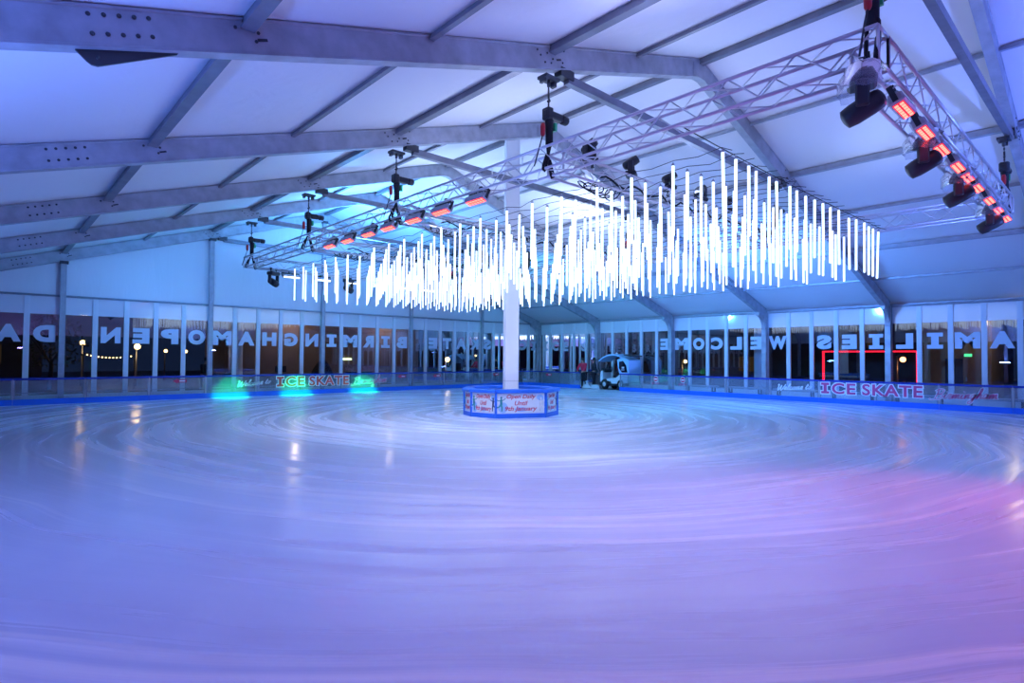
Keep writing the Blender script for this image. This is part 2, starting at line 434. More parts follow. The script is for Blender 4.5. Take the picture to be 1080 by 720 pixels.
# ------------------------------------------------------------------ roof frames
PROF = [(-.09, -.40), (.09, -.40), (.09, -.375), (.075, -.365), (.075, -.035), (.09, -.025), (.09, 0), (-.09, 0), (-.09, -.025), (-.075, -.035), (-.075, -.365), (-.09, -.375)]
def roof_frame(k):
    y = YS[k]
    lab = {0: 'grey roof frame against the gable wall', 1: 'grey roof frame next to the gable wall', 2: 'grey roof frame third from the gable wall', 3: 'grey roof frame fourth from the gable wall, hiding the white pole top',
           4: 'grey roof frame with a hanging fin plate, crossing the picture top', 5: 'grey roof frame almost overhead, its slope coming down past the red lamps', 6: 'grey roof frame behind the camera'}[k]
    t = empty('roof_frame', (0, y, 0), label=lab, cat='roof frame', group='portal frames of the tent')
    yo = .10 if k == 0 else 0.0
    q = V((0, -yo, 0))
    for sgn, nm in ((-1, 'rafter'), (1, 'rafter')):
        mb = MB(); mb.sweep(PROF, q + V((-15, 0, ZR - .005)), q + V((-15 + sgn * 14.82, 0, ZR - SL * 14.82 - .005))); mb.build('rafter', M['alu'], t)
        # dark bolt heads at the splices and at the heavy purlin nodes
        mb = MB(); Rb = Matrix.Rotation(pi / 2, 3, 'X')
        def bolt(sd, dd, r=.02):
            mb.lathe([(r, 0), (r, .012), (r * .6, .018)], q + V((-15 + sgn * sd, -.074, ZR - SL * sd - dd)), 8, Rb)
        for ds, dd in ((-.12, .17), (-.10, .27), (.13, .12)): bolt(10 + ds, dd)
        for ds, dd in ((-.30, .09), (-.27, .30), (-.02, .24), (.02, .31), (.12, .14), (.17, .30), (.28, .18), (.36, .09)): bolt(5 + ds, dd, .017)
        for sd in (10, 5):
            c = q + V((-15 + sgn * (sd - .17), -.08, ZR - SL * (sd - .17) - .25))
            mb.cbox((0, 0, 0), (.11, .012, .03), Matrix.Translation(c) @ Matrix.Rotation(.35 * sgn, 4, 'Y'))
        for ds in range(5):
            for dd in (.10, .29): bolt(10.92 + ds * .125 + (.04 if dd < .2 else 0), dd, .022)
        mb.build('bolt_pattern', M['dark'], t)
        # eave post with curved knee brace
        xe = 0 if sgn > 0 else -30
        mb = MB(); 
        x0, x1 = (-.30, -.02) if sgn > 0 else (-29.98, -29.70)
        mb.box((x0, -.08 - yo, -.03), (x1, .08 - yo, 3.98)); mb.box((x0 - .01, -.10 - yo, -.03), (x0 + .03, .10 - yo, 3.9)); mb.box((x1 - .03, -.10 - yo, -.03), (x1 + .01, .10 - yo, 3.9))
        mb.build('eave_post', M['alu'], t)
        mb = MB(); poly = []
        for i in range(9):
            a = pi / 2 * i / 8; poly.append((-.30 - .62 * (1 - cos(a)) , 2.95 + .80 * sin(a)))
        poly = poly + [(-.92, 3.92), (-.30, 3.80)]
        if sgn < 0: poly = [(-30 - a, b) for a, b in poly][::-1]
        mb.prism(poly, -.07, .07, Matrix.Translation(q)); mb.build('knee_brace', M['alu'], t)
        mb = MB(); mb.cbox((sgn * 0 + (x0 + x1) / 2, -yo, -.02), (.45, .34, .02)); mb.build('base_plate', M['alu'], t)
    # apex splice
    mb = MB(); mb.prism([(-15.35, rz(-15.35) - .37), (-15, ZR - .46), (-14.65, rz(-14.65) - .37), (-14.65, rz(-14.65) - .06), (-15, ZR - .05), (-15.35, rz(-15.35) - .06)], -.088, .088, Matrix.Translation(q)); mb.build('apex_plate', M['alu'], t)
    # collar tie across the slopes
    mb = MB(); mb.box((-19.55, -.06 - yo, 6.66), (-10.45, .06 - yo, 6.81)); mb.build('collar_tie', M['alud'], t)
    for x in (-19.6, -10.4):
        mb = MB(); mb.cbox((x, -yo, 6.80), (.34, .17, .16)); mb.build('tie_bracket', M['dark'], t)
    if k == 4:   # fin plate for hanging loads
        mb = MB(); zz = lambda x: rz(x) - .405; D = -.36
        poly = [(-26.20 + D, 0), (-25.30 + D, 0), (-25.32 + D, .03), (-25.95 + D, .17), (-26.00 + D, .18), (-26.05 + D, .165), (-26.09 + D, .13)]
        poly = [(a, zz(a) - b) for a, b in poly]
        mb.prism(poly, -.015, .015, Matrix.Identity(4))
        mb.lathe([(.02, 0), (.02, .012)], (-26.0 + D, -.015, zz(-26.0 + D) - .10), 8, Matrix.Rotation(pi / 2, 3, 'X'))
        mb.build('hanging_fin', M['dark'], t)
    return t
for k in range(7): roof_frame(k)

# purlins: bars from frame to frame
BAY = ['at the gable', 'second from the gable', 'mid tent', 'before the overhead one', 'overhead', 'behind the camera']
for s in (-12.5, -10, -7.5, -5, -2.5, 0, 2.5, 5, 7.5, 10, 12.5):
    thick = abs(s) % 5 == 0
    for k in range(6):
        x = -15 + s; w = .075 if thick else .04; h = .14 if thick else .08
        zt = rz(x) - .012
        nth = ['first', 'second', 'third', 'fourth', 'fifth'][int(abs(s) / 2.5) - 1] if s else ''
        lab = '%s roof purlin %s, bay %s' % ('heavy' if thick else 'slim', 'along the ridge' if s == 0 else '%s from the ridge on the %s slope' % (nth, 'near' if s < 0 else 'far'), BAY[k])
        y1, y0 = YS[k] - .08, YS[k + 1] + .08
        mb = MB(); L = y1 - y0
        c = V((x, (y0 + y1) / 2, zt))
        mb.sweep([(-w, -h), (w, -h), (w, -h + .03), (w * .7, -h + .035), (w * .7, 0), (-w * .7, 0), (-w * .7, -h + .035), (-w, -h + .03)], (0, -L / 2, 0), (0, L / 2, 0))
        o = mb.build('roof_purlin', M['alud'] if s <= 0 else M['post'], None, c)  # lighter colour on the far slope stands for the tube light there
        tag(o, lab, 'purlin', 'roof purlins')

# ------------------------------------------------------------------ lighting truss rig
XL, XR_, YN, YF = -20.0, -10.8, -24.85, -5.0
ZB, ZT = 4.97, 5.34
rig = empty('hanging_lighting_truss', (XL, YN, ZB), label='silver box-truss lighting rig hung from the roof frames', cat='lighting truss')
def run(p0, p1, nm='truss_run'):
    p0, p1 = V(p0), V(p1); t = (p1 - p0).normalized(); L = (p1 - p0).length; a = t.cross(V((0, 0, 1)))
    base = V((XL, YN, ZB)); hw = .185
    r = empty(nm); r.parent = rig
    cs = [(-hw, -hw), (hw, -hw), (hw, hw), (-hw, hw)]
    z0 = V((0, 0, (ZB + ZT) / 2))
    for sx, sz in cs:
        mb = MB(); o = a * sx + V((0, 0, sz)) + z0 - base
        mb.tube(p0 + o, p1 + o, .025, 8); mb.build('chord', M['truss'], r)
    mb = MB(); npan = max(2, round(L / .42)); st = L / npan
    for f in range(4):
        (ax, az), (bx_, bz) = cs[f], cs[(f + 1) % 4]
        for i in range(npan):
            q0, q1 = ((ax, az), (bx_, bz)) if i % 2 == 0 else ((bx_, bz), (ax, az))
            P0 = p0 + t * (i * st) + a * q0[0] + V((0, 0, q0[1])) + z0 - base
            P1 = p0 + t * ((i + 1) * st) + a * q1[0] + V((0, 0, q1[1])) + z0 - base
            mb.tube(P0, P1, .0105, 5)
        for s in (0, L):
            mb.tube(p0 + t * s + a * ax + V((0, 0, az)) + z0 - base, p0 + t * s + a * bx_ + V((0, 0, bz)) + z0 - base, .02, 6)
    mb.build('lattice', M['truss'], r)
run((XL, YN - .185, 0), (XL, YF + .185, 0)); run((XR_, YN - .185, 0), (XR_, YF + .185, 0))
for y in (YN, -20.0, -15.0, -10.0, YF): run((XL + .185, y, 0), (XR_ - .185, y, 0))

# ------------------------------------------------------------------ hoists
def make_hoist():
    t = empty('hanging_chain_hoist')
    # origin at truss bottom; rafter underside about 1.66 above it
    zr = 1.66
    mb = MB(); mb.cbox((0, 0, zr - .03), (.34, .22, .05)); mb.cbox((-.14, 0, zr - .09), (.05, .12, .08)); mb.cbox((.12, 0, zr - .09), (.06, .1, .1)); mb.tube((0, 0, zr - .05), (0, 0, zr - .16), .03, 8); mb.build('beam_clamp', M['dark'], t)
    mb = MB()
    zz = zr - .16; i = 0
    while zz > 1.10:
        if i % 2: mb.cbox((0, 0, zz), (.03, .012, .05))
        else: mb.cbox((0, 0, zz), (.012, .03, .05))
        zz -= .04; i += 1
    mb.build('chain', M['dark'], t)
    mb = MB(); mb.path([(0, 0, zr - .30), (.0, 0, zr - .36), (.03, 0, zr - .40), (0, 0, zr - .44), (-.03, 0, zr - .41)], .018, 6); mb.build('hook', M['black'], t)
    mb = MB(); mb.box((-.10, -.07, .95), (.32, .07, 1.08), None, .025); mb.lathe([(.065, 0), (.078, .02), (.078, .13), (.065, .15)], (.32, 0, 1.015), 14, Matrix.Rotation(pi / 2, 3, 'Y')); mb.box((-.09, -.09, .91), (.05, .09, 1.12), None, .025); mb.build('motor', M['black'], t)
    mb = MB(); mb.lathe([(.045, .46), (.066, .5), (.068, .86), (.076, .90), (.07, .92)], (.02, .0, 0), 14); mb.build('chain_bag', M['blackf'], t)
    for sx, y in ((-1, -.09), (1, .09)):
        mb = MB(); mb.path([(.02, 0, .66), (.02 + sx * .02, y * .7, .50), (sx * .10, y, .26), (sx * .155, y, .02), (sx * .185, y, -.035), (sx * .222, y, -.01), (sx * .215, y, .05), (sx * .12, y * .9, .27)], .024, 6); mb.build('strap', M['blackf'], t)
    mb = MB(); mb.path([(-.14, .0, .62), (-.18, .02, .45), (-.30, .04, .05)], .012, 5); mb.build('safety_wire', M['dark'], t)
    mb = MB(); mb.lathe([(.025, 0), (.04, .03), (.045, .16), (.03, .22)], (-.14, 0, .60), 8); mb.build('shackle', M['red'], t)
    mb = MB(); mb.cbox((.11, -.03, .80), (.05, .10, .14)); mb.build('tag_plate', M['green'], t)
    return t
HZ = 4.965
hp = make_hoist(); first = True
HL = {(-20, 5): 'black chain hoist over the near corner of the truss, cut by the picture top', (-20, 4): 'black chain hoist with green tag, largest one seen in full over the long truss run', (-20, 3): 'black chain hoist over the long truss run, second after the largest',
      (-20, 2): 'black chain hoist above the inner red wash lamps', (-20, 1): 'black chain hoist at the far end of the long truss run',
      (-10.8, 5): 'black chain hoist by the last red lamp of the near arm', (-10.8, 4): 'black chain hoist over the low side, behind the tallest tubes', (-10.8, 3): 'black chain hoist over the low side run, mid length', (-10.8, 2): 'black chain hoist over the low side run, near the far end', (-10.8, 1): 'black chain hoist at the far corner over the low side'}
for (x, k), lab in HL.items():
    o = hp if first else copy_tree(hp); first = False
    y = YS[k] if k < 5 else -25.0
    if k == 5: y = -24.93
    if x > -15:
        o.rotation_euler = (0, 0, 0)
        x2 = -10.8
    else: x2 = -20
    o.location = (x2, y, HZ); tag(o, lab, 'chain hoist', 'chain hoists of the lighting truss')

# ------------------------------------------------------------------ moving heads
def make_head(bagged=True):
    t = empty('moving_spotlight')
    # hangs below origin (truss bottom chord)
    mb = MB(); mb.box((-.20, -.15, -.20), (.20, .15, -.07), None, .03); mb.tube((-.12, 0, -.07), (-.12, 0, .02), .02, 6); mb.tube((.12, 0, -.07), (.12, 0, .02), .02, 6); mb.build('base', M['black'], t)
    for sx in (-1, 1):
        mb = MB(); mb.box((sx * .17 - .035, -.07, -.50), (sx * .17 + .035, .07, -.19), None, .02); mb.build('yoke_arm', M['black'], t)
    Rm = Matrix.Rotation(math.radians(62), 3, 'X')
    mb = MB(); mb.lathe([(.06, -.24), (.11, -.22), (.125, -.12), (.125, .06), (.115, .16), (.10, .19)], (0, -.02, -.46), 18, Rm); mb.build('lamp_barrel', M['black'], t)
    mb = MB(); mb.lathe([(.085, .19), (.085, .20), (.05, .215), (.01, .22)], (0, -.02, -.46), 18, Rm); mb.build('lens', M['lens'], t)
    for sx in (-1, 1):
        mb = MB(); mb.cbox((sx * .12, 0, .03), (.05, .07, .08)); mb.build('clamp', M['dark'], t)
    if bagged:
        mb = MB(); ring = []; vs = []; nn = 18; rnd = random.Random(3)
        for i, (zz, rr) in enumerate([(.02, .17), (-.05, .25), (-.13, .29), (-.22, .31), (-.30, .30)]):
            for j in range(nn):
                a = 2 * pi * j / nn; r = rr * (1 + rnd.uniform(-.12, .14)); vs.append((r * cos(a) * 1.05, r * sin(a) * .85 - .02, zz + rnd.uniform(-.03, .03)))
        fs = [[i * nn + j, i * nn + (j + 1) % nn, (i + 1) * nn + (j + 1) % nn, (i + 1) * nn + j] for i in range(4) for j in range(nn) if not (nn * .60 < j < nn * .9 and i > 0)]
        mb.add(vs, fs, True); mb.build('rain_cover', M['bag'], t)
    return t
h1 = make_head(True); h2 = make_head(False)
NH = [(-20.25, 'black moving-head lamp hanging from the near truss corner, largest'), (-17.65, 'black moving-head lamp below the third red wash lamp, second largest'), (-15.35, 'black moving-head lamp third along the near truss arm'), (-12.4, 'black moving-head lamp at the outer end of the near arm')]
for i, (x, lab) in enumerate(NH):
    o = h1 if i == 0 else copy_tree(h1)
    o.location = (x + .1, YN - .02, ZB - .03); o.rotation_euler = (0, 0, math.radians(17 - i * 3)); o.scale = (.95, .95, .95)
    tag(o, lab, 'stage light', 'moving heads of the near truss arm')
for i, (x, lab) in enumerate([(-19.25, 'small black moving-head lamp at the far outer corner of the rig'), (-16.25, 'small black moving-head lamp on the far arm beside hanging tubes'), (-13.2, 'small black moving-head lamp on the far arm, hidden by dense tubes')]):
    o = h2 if i == 0 else copy_tree(h2)
    o.location = (x, YF - .18, ZB - .03); o.rotation_euler = (0, 0, math.radians(200)); tag(o, lab, 'stage light', 'moving heads of the far truss arm')
for i, x in enumerate((-18.9, -17.6, -16.2, -14.9, -13.5)):
    o = copy_tree(h2); o.location = (x, -20.0, ZT + .58); o.rotation_euler = (0, 0, .5 * i); 
    tag(o, 'dark moving-head lamp riding on top of the cross truss, ' + ['closest to the long run', 'second from the long run', 'third from the long run', 'fourth from the long run', 'farthest from the long run'][i], 'stage light', 'moving heads on top of the cross truss')
    for ch in o.children:
        pass
# the ones on top stand on the upper chords: flip them upright
for o in [o for o in COL.objects if o.name.startswith('moving_spotlight') and o.parent is None and o.get('group') == 'moving heads on top of the cross truss']:
    o.rotation_euler = (pi, 0, o.rotation_euler.z); o.location.z = ZT + .02; o.scale = (.75, .75, .72)

# ------------------------------------------------------------------ LED wash lamps
def make_wash(mat_led, mat_core, ln=.50, wd=.12, rows=2, cells=6):
    t = empty('wash_lamp')
    mb = MB(); mb.box((-ln / 2 - .04, -wd / 2 - .03, -.02), (ln / 2 + .04, wd / 2 + .03, .10), None, .02)
    for i in range(9): mb.box((-ln / 2 + i * ln / 9, -wd / 2, .10), (-ln / 2 + i * ln / 9 + .02, wd / 2, .13))
    mb.build('housing', M['wash'], t)
    mb = MB(); mb.box((-ln / 2, -wd / 2, -.028), (ln / 2, wd / 2, -.021)); mb.build('led_face', mat_led, t)
    mb = MB()
    for r in range(rows):
        for c in range(cells):
            x = -ln / 2 + (c + .5) * ln / cells; y = -wd / 2 + (r + .5) * wd / rows
            mb.box((x - ln / cells * .36, y - wd / rows * .34, -.034), (x + ln / cells * .36, y + wd / rows * .34, -.029))
    mb.build('led_grid', mat_core, t)
    for sx in (-1, 1):
        mb = MB(); mb.box((sx * (ln / 2 + .045) - .006, -.03, 0), (sx * (ln / 2 + .045) + .006, .03, .2)); mb.build('bracket', M['black'], t)
    mb = MB(); mb.box((-ln / 2 - .05, -.03, .19), (ln / 2 + .05, .03, .20)); mb.cbox((0, 0, .25), (.07, .06, .14)); mb.build('hanging_clamp', M['black'], t)
    return t
NUM = ['first', 'second', 'third', 'fourth', 'fifth', 'sixth', 'seventh', 'eighth', 'ninth']
w1 = make_wash(M['redled'], M['redcore'])
NX = [-19.06, -18.02, -17.1, -16.02, -15.26, -14.4, -13.25, -12.24, -11.21]
for i, x in enumerate(NX):
    o = w1 if i == 0 else copy_tree(w1)
    o.location = (x, YN - .14, ZB - .18); o.rotation_euler = (math.radians(-22), 0, 0)
    tag(o, 'glowing red wash lamp under the near truss arm, %s from the corner' % NUM[i], 'stage light', 'red wash lamps of the near arm')
for i, y in enumerate([-18.2, -17.04, -16.0, -14.91, -13.96, -12.85, -11.8]):
    o = copy_tree(w1); o.location = (XL - .14, y, ZB - .17); o.rotation_euler = (math.radians(-25), 0, -pi / 2)
    tag(o, 'glowing red wash lamp under the long truss run, %s counting from the white pole' % NUM[i], 'stage light', 'red wash lamps of the long run')
w2 = make_wash(M['whiteled'], M['whiteled'], .60, .06, 1, 6)
n = 0
for i in range(6):
    x = -18.55 + i * 1.25
    o = w2 if n == 0 else copy_tree(w2); n += 1
    o.location = (x, YF - .12, ZB - .22); o.rotation_euler = (math.radians(-45), 0, 0)
    tag(o, 'white glowing strip lamp under the far truss arm, %s from the outer end' % NUM[i], 'stage light', 'white strip lamps of the far arm')

# cables strung about the rig
def cable(name, pts, r, lab, cat='cable', group=None, mat=None):
    mb = MB(); base = V(pts[0]); mb.path([V(p) - base for p in pts], r, 5); o = mb.build(name, mat or M['blackf'], None, base); return tag(o, lab, cat, group)
def sag(p0, p1, s, n=12):
    p0, p1 = V(p0), V(p1); return [p0.lerp(p1, i / n) - V((0, 0, s * 4 * (i / n) * (1 - i / n))) for i in range(n + 1)]
cable('hanging_span_wire', sag((XL, -22.6, 5.0), (XR_, -22.6, 5.0), .05, 10), .008, 'thin black wire spanning the rig above the tallest tubes')
for i, (y, z) in enumerate(((-20.0, 5.0), (-15.0, 5.0), (-10.0, 5.0))):
    pts = []
    for j in range(60):
        a = j * .6; pts.append(V((XL + .9 + j * .018 + .13 * cos(a), y + .10 * sin(a * .9), z - .06 + .10 * sin(a))))
    cable('hanging_cable_coil', pts, .012, 'loose black cable coil on the cross truss %s' % ['with the row of dark lamps', 'midway along the rig', 'nearest the far arm'][i])
    pts = []
    for j in range(0, 41):
        x = XL + 1.2 + j * (7.4 / 40); pts.append((x, y - .16, 5.10 + .06 * sin(j * 1.3) + .03 * sin(j * 3.1)))
    cable('hanging_power_cable', pts, .02, 'black power cable tied along the cross truss %s' % ['with the row of dark lamps', 'midway along the rig', 'nearest the far arm'][i])

# ------------------------------------------------------------------ hanging LED tubes
TL = 1.15; TZ = 4.885
tx = [-19.06 + .405 * i for i in range(20)]; ty = [-22.68 + .80 * j for j in range(21)]
mb = MB(); mb.lathe([(.020, -TL), (.0235, -TL + .005), (.0235, -.03), (.020, -.026)], (0, 0, 0), 8)
tube0 = mb.build('hanging_light_tube', M['tube'])
mb = MB(); mb.lathe([(.027, -.03), (.027, 0.0), (.012, .012), (.006, .03)], (0, 0, 0), 8); mb.build('end_cap', M['wash'], tube0)
spots = []
for i, x in enumerate(tx):
    for j, y in enumerate(ty):
        if (i, j) in {(13, 0), (7, 3), (0, 14), (15, 6), (4, 11), (11, 9), (18, 14)}: continue
        p = V((x + random.uniform(-.03, .03), y + random.uniform(-.04, .04), TZ + random.uniform(-.03, 0)))
        if (p.xy - POLE.xy).length < .42: continue
        spots.append((p, i, j))
spots.sort(key=lambda q: (q[0] - CAM).length)
GLT = 'light tubes of the ceiling cluster'
for n, (p, i, j) in enumerate(spots[:300]):
    o = tube0 if n == 0 else copy_tree(tube0)
    o.location = p; o.rotation_euler = (random.uniform(-.012, .012), random.uniform(-.015, .015), 0)
    lab = 'slim white glowing light tube hanging upright within the ceiling cluster'
    if i == 0 and j == 0: lab = 'white light tube at the near corner of the cluster, reaching highest in view'
    elif j == 0 and i == 19: lab = 'white light tube at the far end of the front row, over the low side wall'; o.rotation_euler = (.02, .045, 0)
    tag(o, lab, 'light tube', GLT if (i, j) not in ((0, 0), (19, 0)) else None)
mb = MB()
for p, i, j in spots[300:]:
    mb.mat(0); mb.lathe([(.020, -TL), (.0235, -TL + .005), (.0235, -.03), (.020, -.026)], p, 6)
    mb.mat(1); mb.lathe([(.027, -.03), (.027, 0), (.01, .02)], p, 6)
if spots[300:]:
    o = mb.build('light_tube_mass', [M['tube'], M['wash']]); tag(o, 'mass of white light tubes at the far end of the cluster', 'light tube', kind='stuff')
for i, x in enumerate(tx):
    pts = []
    prev = ty[0] - .3
    for j, y in enumerate(ty + [-5.35]):
        mid_ = (prev + y) / 2; pts.append((x + random.uniform(-.04, .04), mid_, 4.885 + random.uniform(-.03, .03))); pts.append((x, y, 4.930)); prev = y
    o = cable('hanging_feed_cable', pts, .006, 'thin black feed cable linking a row of hanging light tubes', 'cable', 'feed cables over the light tubes')

# ------------------------------------------------------------------ centre column and its padded hoarding
A = [-77, -53, -17, 46, 84, 128, 172, 215, 249]
vd = math.degrees(atan2(.737, .676))     # view bearing from +X axis
def hexpt(a, R=1.45):
    # a measured clockwise-looking angle: 0 = towards the camera, positive = to the viewer's side with rising image x
    base = atan2(CAM.y - POLE.y, CAM.x - POLE.x)
    w = base + math.radians(a); return V((R * cos(w), R * sin(w), 0))
isl = empty('centre_hoarding', POLE, label='low blue-edged hoarding with opening-date banners round the white pole foot', cat='hoarding')
nA = len(A)
for i in range(nA):
    p0, p1 = hexpt(A[i]), hexpt(A[(i + 1) % nA])
    t = (p1 - p0); L = t.length; t.normalize(); nrm = V((t.y, -t.x, 0))
    if nrm.dot(p0) < 0: nrm = -nrm
    Mx = Matrix((t, -nrm, V((0, 0, 1)))).transposed().to_4x4(); Mx.translation = p0   # local x along, y inward, z up
    mb = MB(); mb.box((0, 0, .13), (L, .04, .72), Mx); pn = mb.build('banner_panel', M['banner'], isl)
    mb = MB(); mb.box((-.0, -.025, 0), (L, .05, .13), Mx); mb.build('kick_strip', M['bluep'], isl)
    mb = MB(); mb.box((-.03, -.03, 0), (.03, .05, .74), Mx); mb.build('corner_post', M['bluep'], isl)
    mb = MB(); 
    q0, q1 = p0 + V((0, 0, .77)), p1 + V((0, 0, .77))
    ins = -nrm * .06
    mb.sweep([(.13, -.05), (.15, -.02), (.15, .03), (.11, .06), (-.11, .06), (-.15, .03), (-.15, -.02), (-.13, -.05)], q0 + ins - t * .02, q1 + ins + t * .02); mb.build('padded_rail', M['bluep'], isl)
    # print
    mid_ang = (A[i] + (A[(i + 1) % nA] if i < nA - 1 else A[0] + 360)) / 2
    if mid_ang < 95 or mid_ang > 265:
        fl = L > 1.2
        for cx, cz, rx, rzz in ((.14, .30, .12, .16), (.88, .58, .09, .10), (.5, .25, .16, .07)):
            mb = MB(); mb.prism([(L * cx + L * rx * cos(2 * pi * k / 12) * .8, cz + rzz * sin(2 * pi * k / 12)) for k in range(12)], -.002, .001, Mx)
            mb.build('pale_print', M['pale'], pn)
        mb = MB()
        for body, cz, hh, ww in (('Open Daily', .605, .155, .58), ('Until', .43, .13, .26), ('9th January', .255, .165, .64)):
            vs, fs = text_geo(body, 1, .018, .25, .001)
            vs = fit(vs, L * ww, hh)
            # text must read left to right as seen from outside; local x runs along t
            vs = [Mx @ V((L * .5 + v.x, -.004 - v.z, cz + v.y)) for v in vs]
            mb.add(vs, fs)
        mb.build('lettering', M['redprint'], pn)
        # small skater silhouettes
        def skater(cx, s, flip, mat):
            mb = MB(); f = -1 if flip else 1
            q = lambda x, z: Mx @ V((L * cx + f * x * s, -.006, .20 + z * s))
            mb.path([q(0, .62), q(0, .70)], [.035 * s, .045 * s], 6); mb.ball(q(.01, .76), .06 * s, 6)
            mb.path([q(0, .64), q(.02, .36)], [.07 * s, .06 * s], 6)
            mb.path([q(.02, .36), q(.06, .18), q(.05, .0)], [.05 * s, .04 * s, .03 * s], 6)
            mb.path([q(.02, .36), q(-.14, .22), q(-.32, .22)], [.05 * s, .04 * s, .03 * s], 6)
            mb.path([q(0, .6), q(.16, .62), q(.26, .72)], .025 * s, 6); mb.path([q(0, .6), q(-.16, .58), q(-.26, .66)], .025 * s, 6)
            # flatten against the panel
            nn_ = Mx.to_3x3() @ V((0, 1, 0)); o0 = Mx @ V((0, -.006, 0))
            mb.v = [tuple(V(v) - nn_ * ((V(v) - o0).dot(nn_)) * .95) for v in mb.v]
            mb.build('skater_print', mat, pn)
        skater(.10, .52, False, M['tealprint']); skater(.90, .48, True, M['navyprint'] if i % 2 else M['whitevinyl'])
mb = MB(); Rz = Matrix.Rotation(yaw * -1 + .18, 4, 'Z')
c = empty('centre_pole', POLE, label='tall white fabric-wrapped pole rising from the hoarding to the roof', cat='pole')
zt = rz(POLE.x) - .03
mb.box((-.215, -.215, 0), (.215, .215, zt), Rz, .02); mb.build('fabric_sleeve', M['column'], c)
mb = MB(); mb.box((-.3, -.3, 0), (.3, .3, .06), Rz, .01); mb.build('foot_plate', M['steel'], c)
mb = MB()
for z in (1.02, 1.04): mb.box((-.219, -.219, z), (.219, .219, z + .006), Rz)
mb.build('tie_band', M['wash'], c)

# ------------------------------------------------------------------ rink barrier
def smooth(pts, n=5):
    out = []
    P = [pts[0]] + pts + [pts[-1]]
    for i in range(1, len(P) - 2):
        a, b, c_, d = P[i - 1], P[i], P[i + 1], P[i + 2]
        for k in range(n):
            t = k / n
            out.append(tuple(.5 * ((2 * b[m]) + (-a[m] + c_[m]) * t + (2 * a[m] - 5 * b[m] + 4 * c_[m] - d[m]) * t * t + (-a[m] + 3 * b[m] - 3 * c_[m] + d[m]) * t ** 3) for m in (0, 1)))
    out.append(tuple(pts[-1])); return out
SCRIPT = {   # one-stroke cursive letters: ([strokes], advance); x-height 1, ascender 2
    'W': ([[(0, 1.7), (.25, 2), (.3, .3), (.55, 0), (.95, 1.7), (1.0, .2), (1.3, 0), (1.8, 1.9)]], 1.75),
    'B': ([[(.35, 2.0), (.3, 1), (.2, 0), (-.3, -.1), (-.6, .2)], [(-.1, 1.6), (.4, 2.05), (1.0, 1.8), (.8, 1.15), (.35, 1.05), (.95, .9), (1.05, .3), (.6, -.05), (.2, .1)]], 1.25),
    'e': ([[(0, .3), (.45, .6), (.5, .95), (.25, .95), (.12, .5), (.3, .05), (.7, .2)]], .7),
    'l': ([[(0, .3), (.4, 1.2), (.5, 1.95), (.3, 2.0), (.2, 1), (.25, .1), (.55, .15)]], .52),
    'c': ([[(0, .2), (.25, .8), (.5, .95), (.55, .75)], [(.4, .95), (.15, .6), (.2, .1), (.5, .02), (.75, .3)]], .72),
    'o': ([[(0, .3), (.3, .95), (.1, .5), (.25, .05), (.55, .3), (.5, .85), (.3, .95), (.75, .8)]], .72),
    'm': ([[(0, .3), (.15, .95), (.15, .0), (.4, .9), (.5, .8), (.5, .0), (.75, .9), (.88, .8), (.88, .1), (1.15, .2)]], 1.12),
    't': ([[(0, .3), (.3, 1.7), (.2, .3), (.3, .03), (.6, .25)], [(0, 1.15), (.55, 1.25)]], .58),
    'i': ([[(0, .3), (.18, .95), (.16, .2), (.3, .03), (.48, .25)], [(.24, 1.35), (.30, 1.45)]], .46),
    'r': ([[(0, .3), (.18, 1.05), (.42, .9), (.3, .3), (.42, .03), (.62, .25)]], .58),
    'n': ([[(0, .3), (.15, .95), (.15, .0), (.4, .9), (.55, .8), (.52, .1), (.8, .25)]], .76),
    'g': ([[(.5, .85), (.2, .95), (.1, .4), (.3, .05), (.5, .5), (.52, .9), (.45, -.5), (.2, -.95), (-.05, -.7), (.3, -.2), (.75, .3)]], .72),
    'h': ([[(0, .3), (.4, 1.4), (.42, 2.0), (.25, 1.9), (.15, 0), (.4, .9), (.58, .8), (.55, .1), (.8, .25)]], .78),
    'a': ([[(.5, .85), (.2, .95), (.08, .4), (.25, .03), (.5, .6), (.52, .95), (.5, .2), (.75, .2)]], .72), ' ': ([], .55)}
def script(body, shear=.28):
    strokes = []; x = 0
    for ch in body:
        ss, adv = SCRIPT[ch]
        for s in ss: strokes.append([(x + a + b * shear, b) for a, b in smooth(s)])
        x += adv
    return strokes
def ribbon(mb, strokes, w, h, thick, mapf, tilt=0.0):
    xs = [p[0] for s in strokes for p in s]; ys = [p[1] for s in strokes for p in s]
    x0, x1, y0, y1 = min(xs), max(xs), min(ys), max(ys)
    for s in strokes:
        q = [((a - x0) / (x1 - x0) * w, (b - y0) / (y1 - y0) * h + (a - x0) / (x1 - x0) * tilt) for a, b in s]
        vs = []; n = len(q)
        for i, p in enumerate(q):
            a, b = q[max(0, i - 1)], q[min(n - 1, i + 1)]
            tx_, tz_ = b[0] - a[0], b[1] - a[1]; l = hypot(tx_, tz_) or 1
            nx_, nz_ = -tz_ / l * thick, tx_ / l * thick
            vs += [mapf(p[0] + nx_, p[1] + nz_), mapf(p[0] - nx_, p[1] - nz_)]
        mb.add(vs, [[2 * i, 2 * i + 1, 2 * i + 3, 2 * i + 2] for i in range(n - 1)])

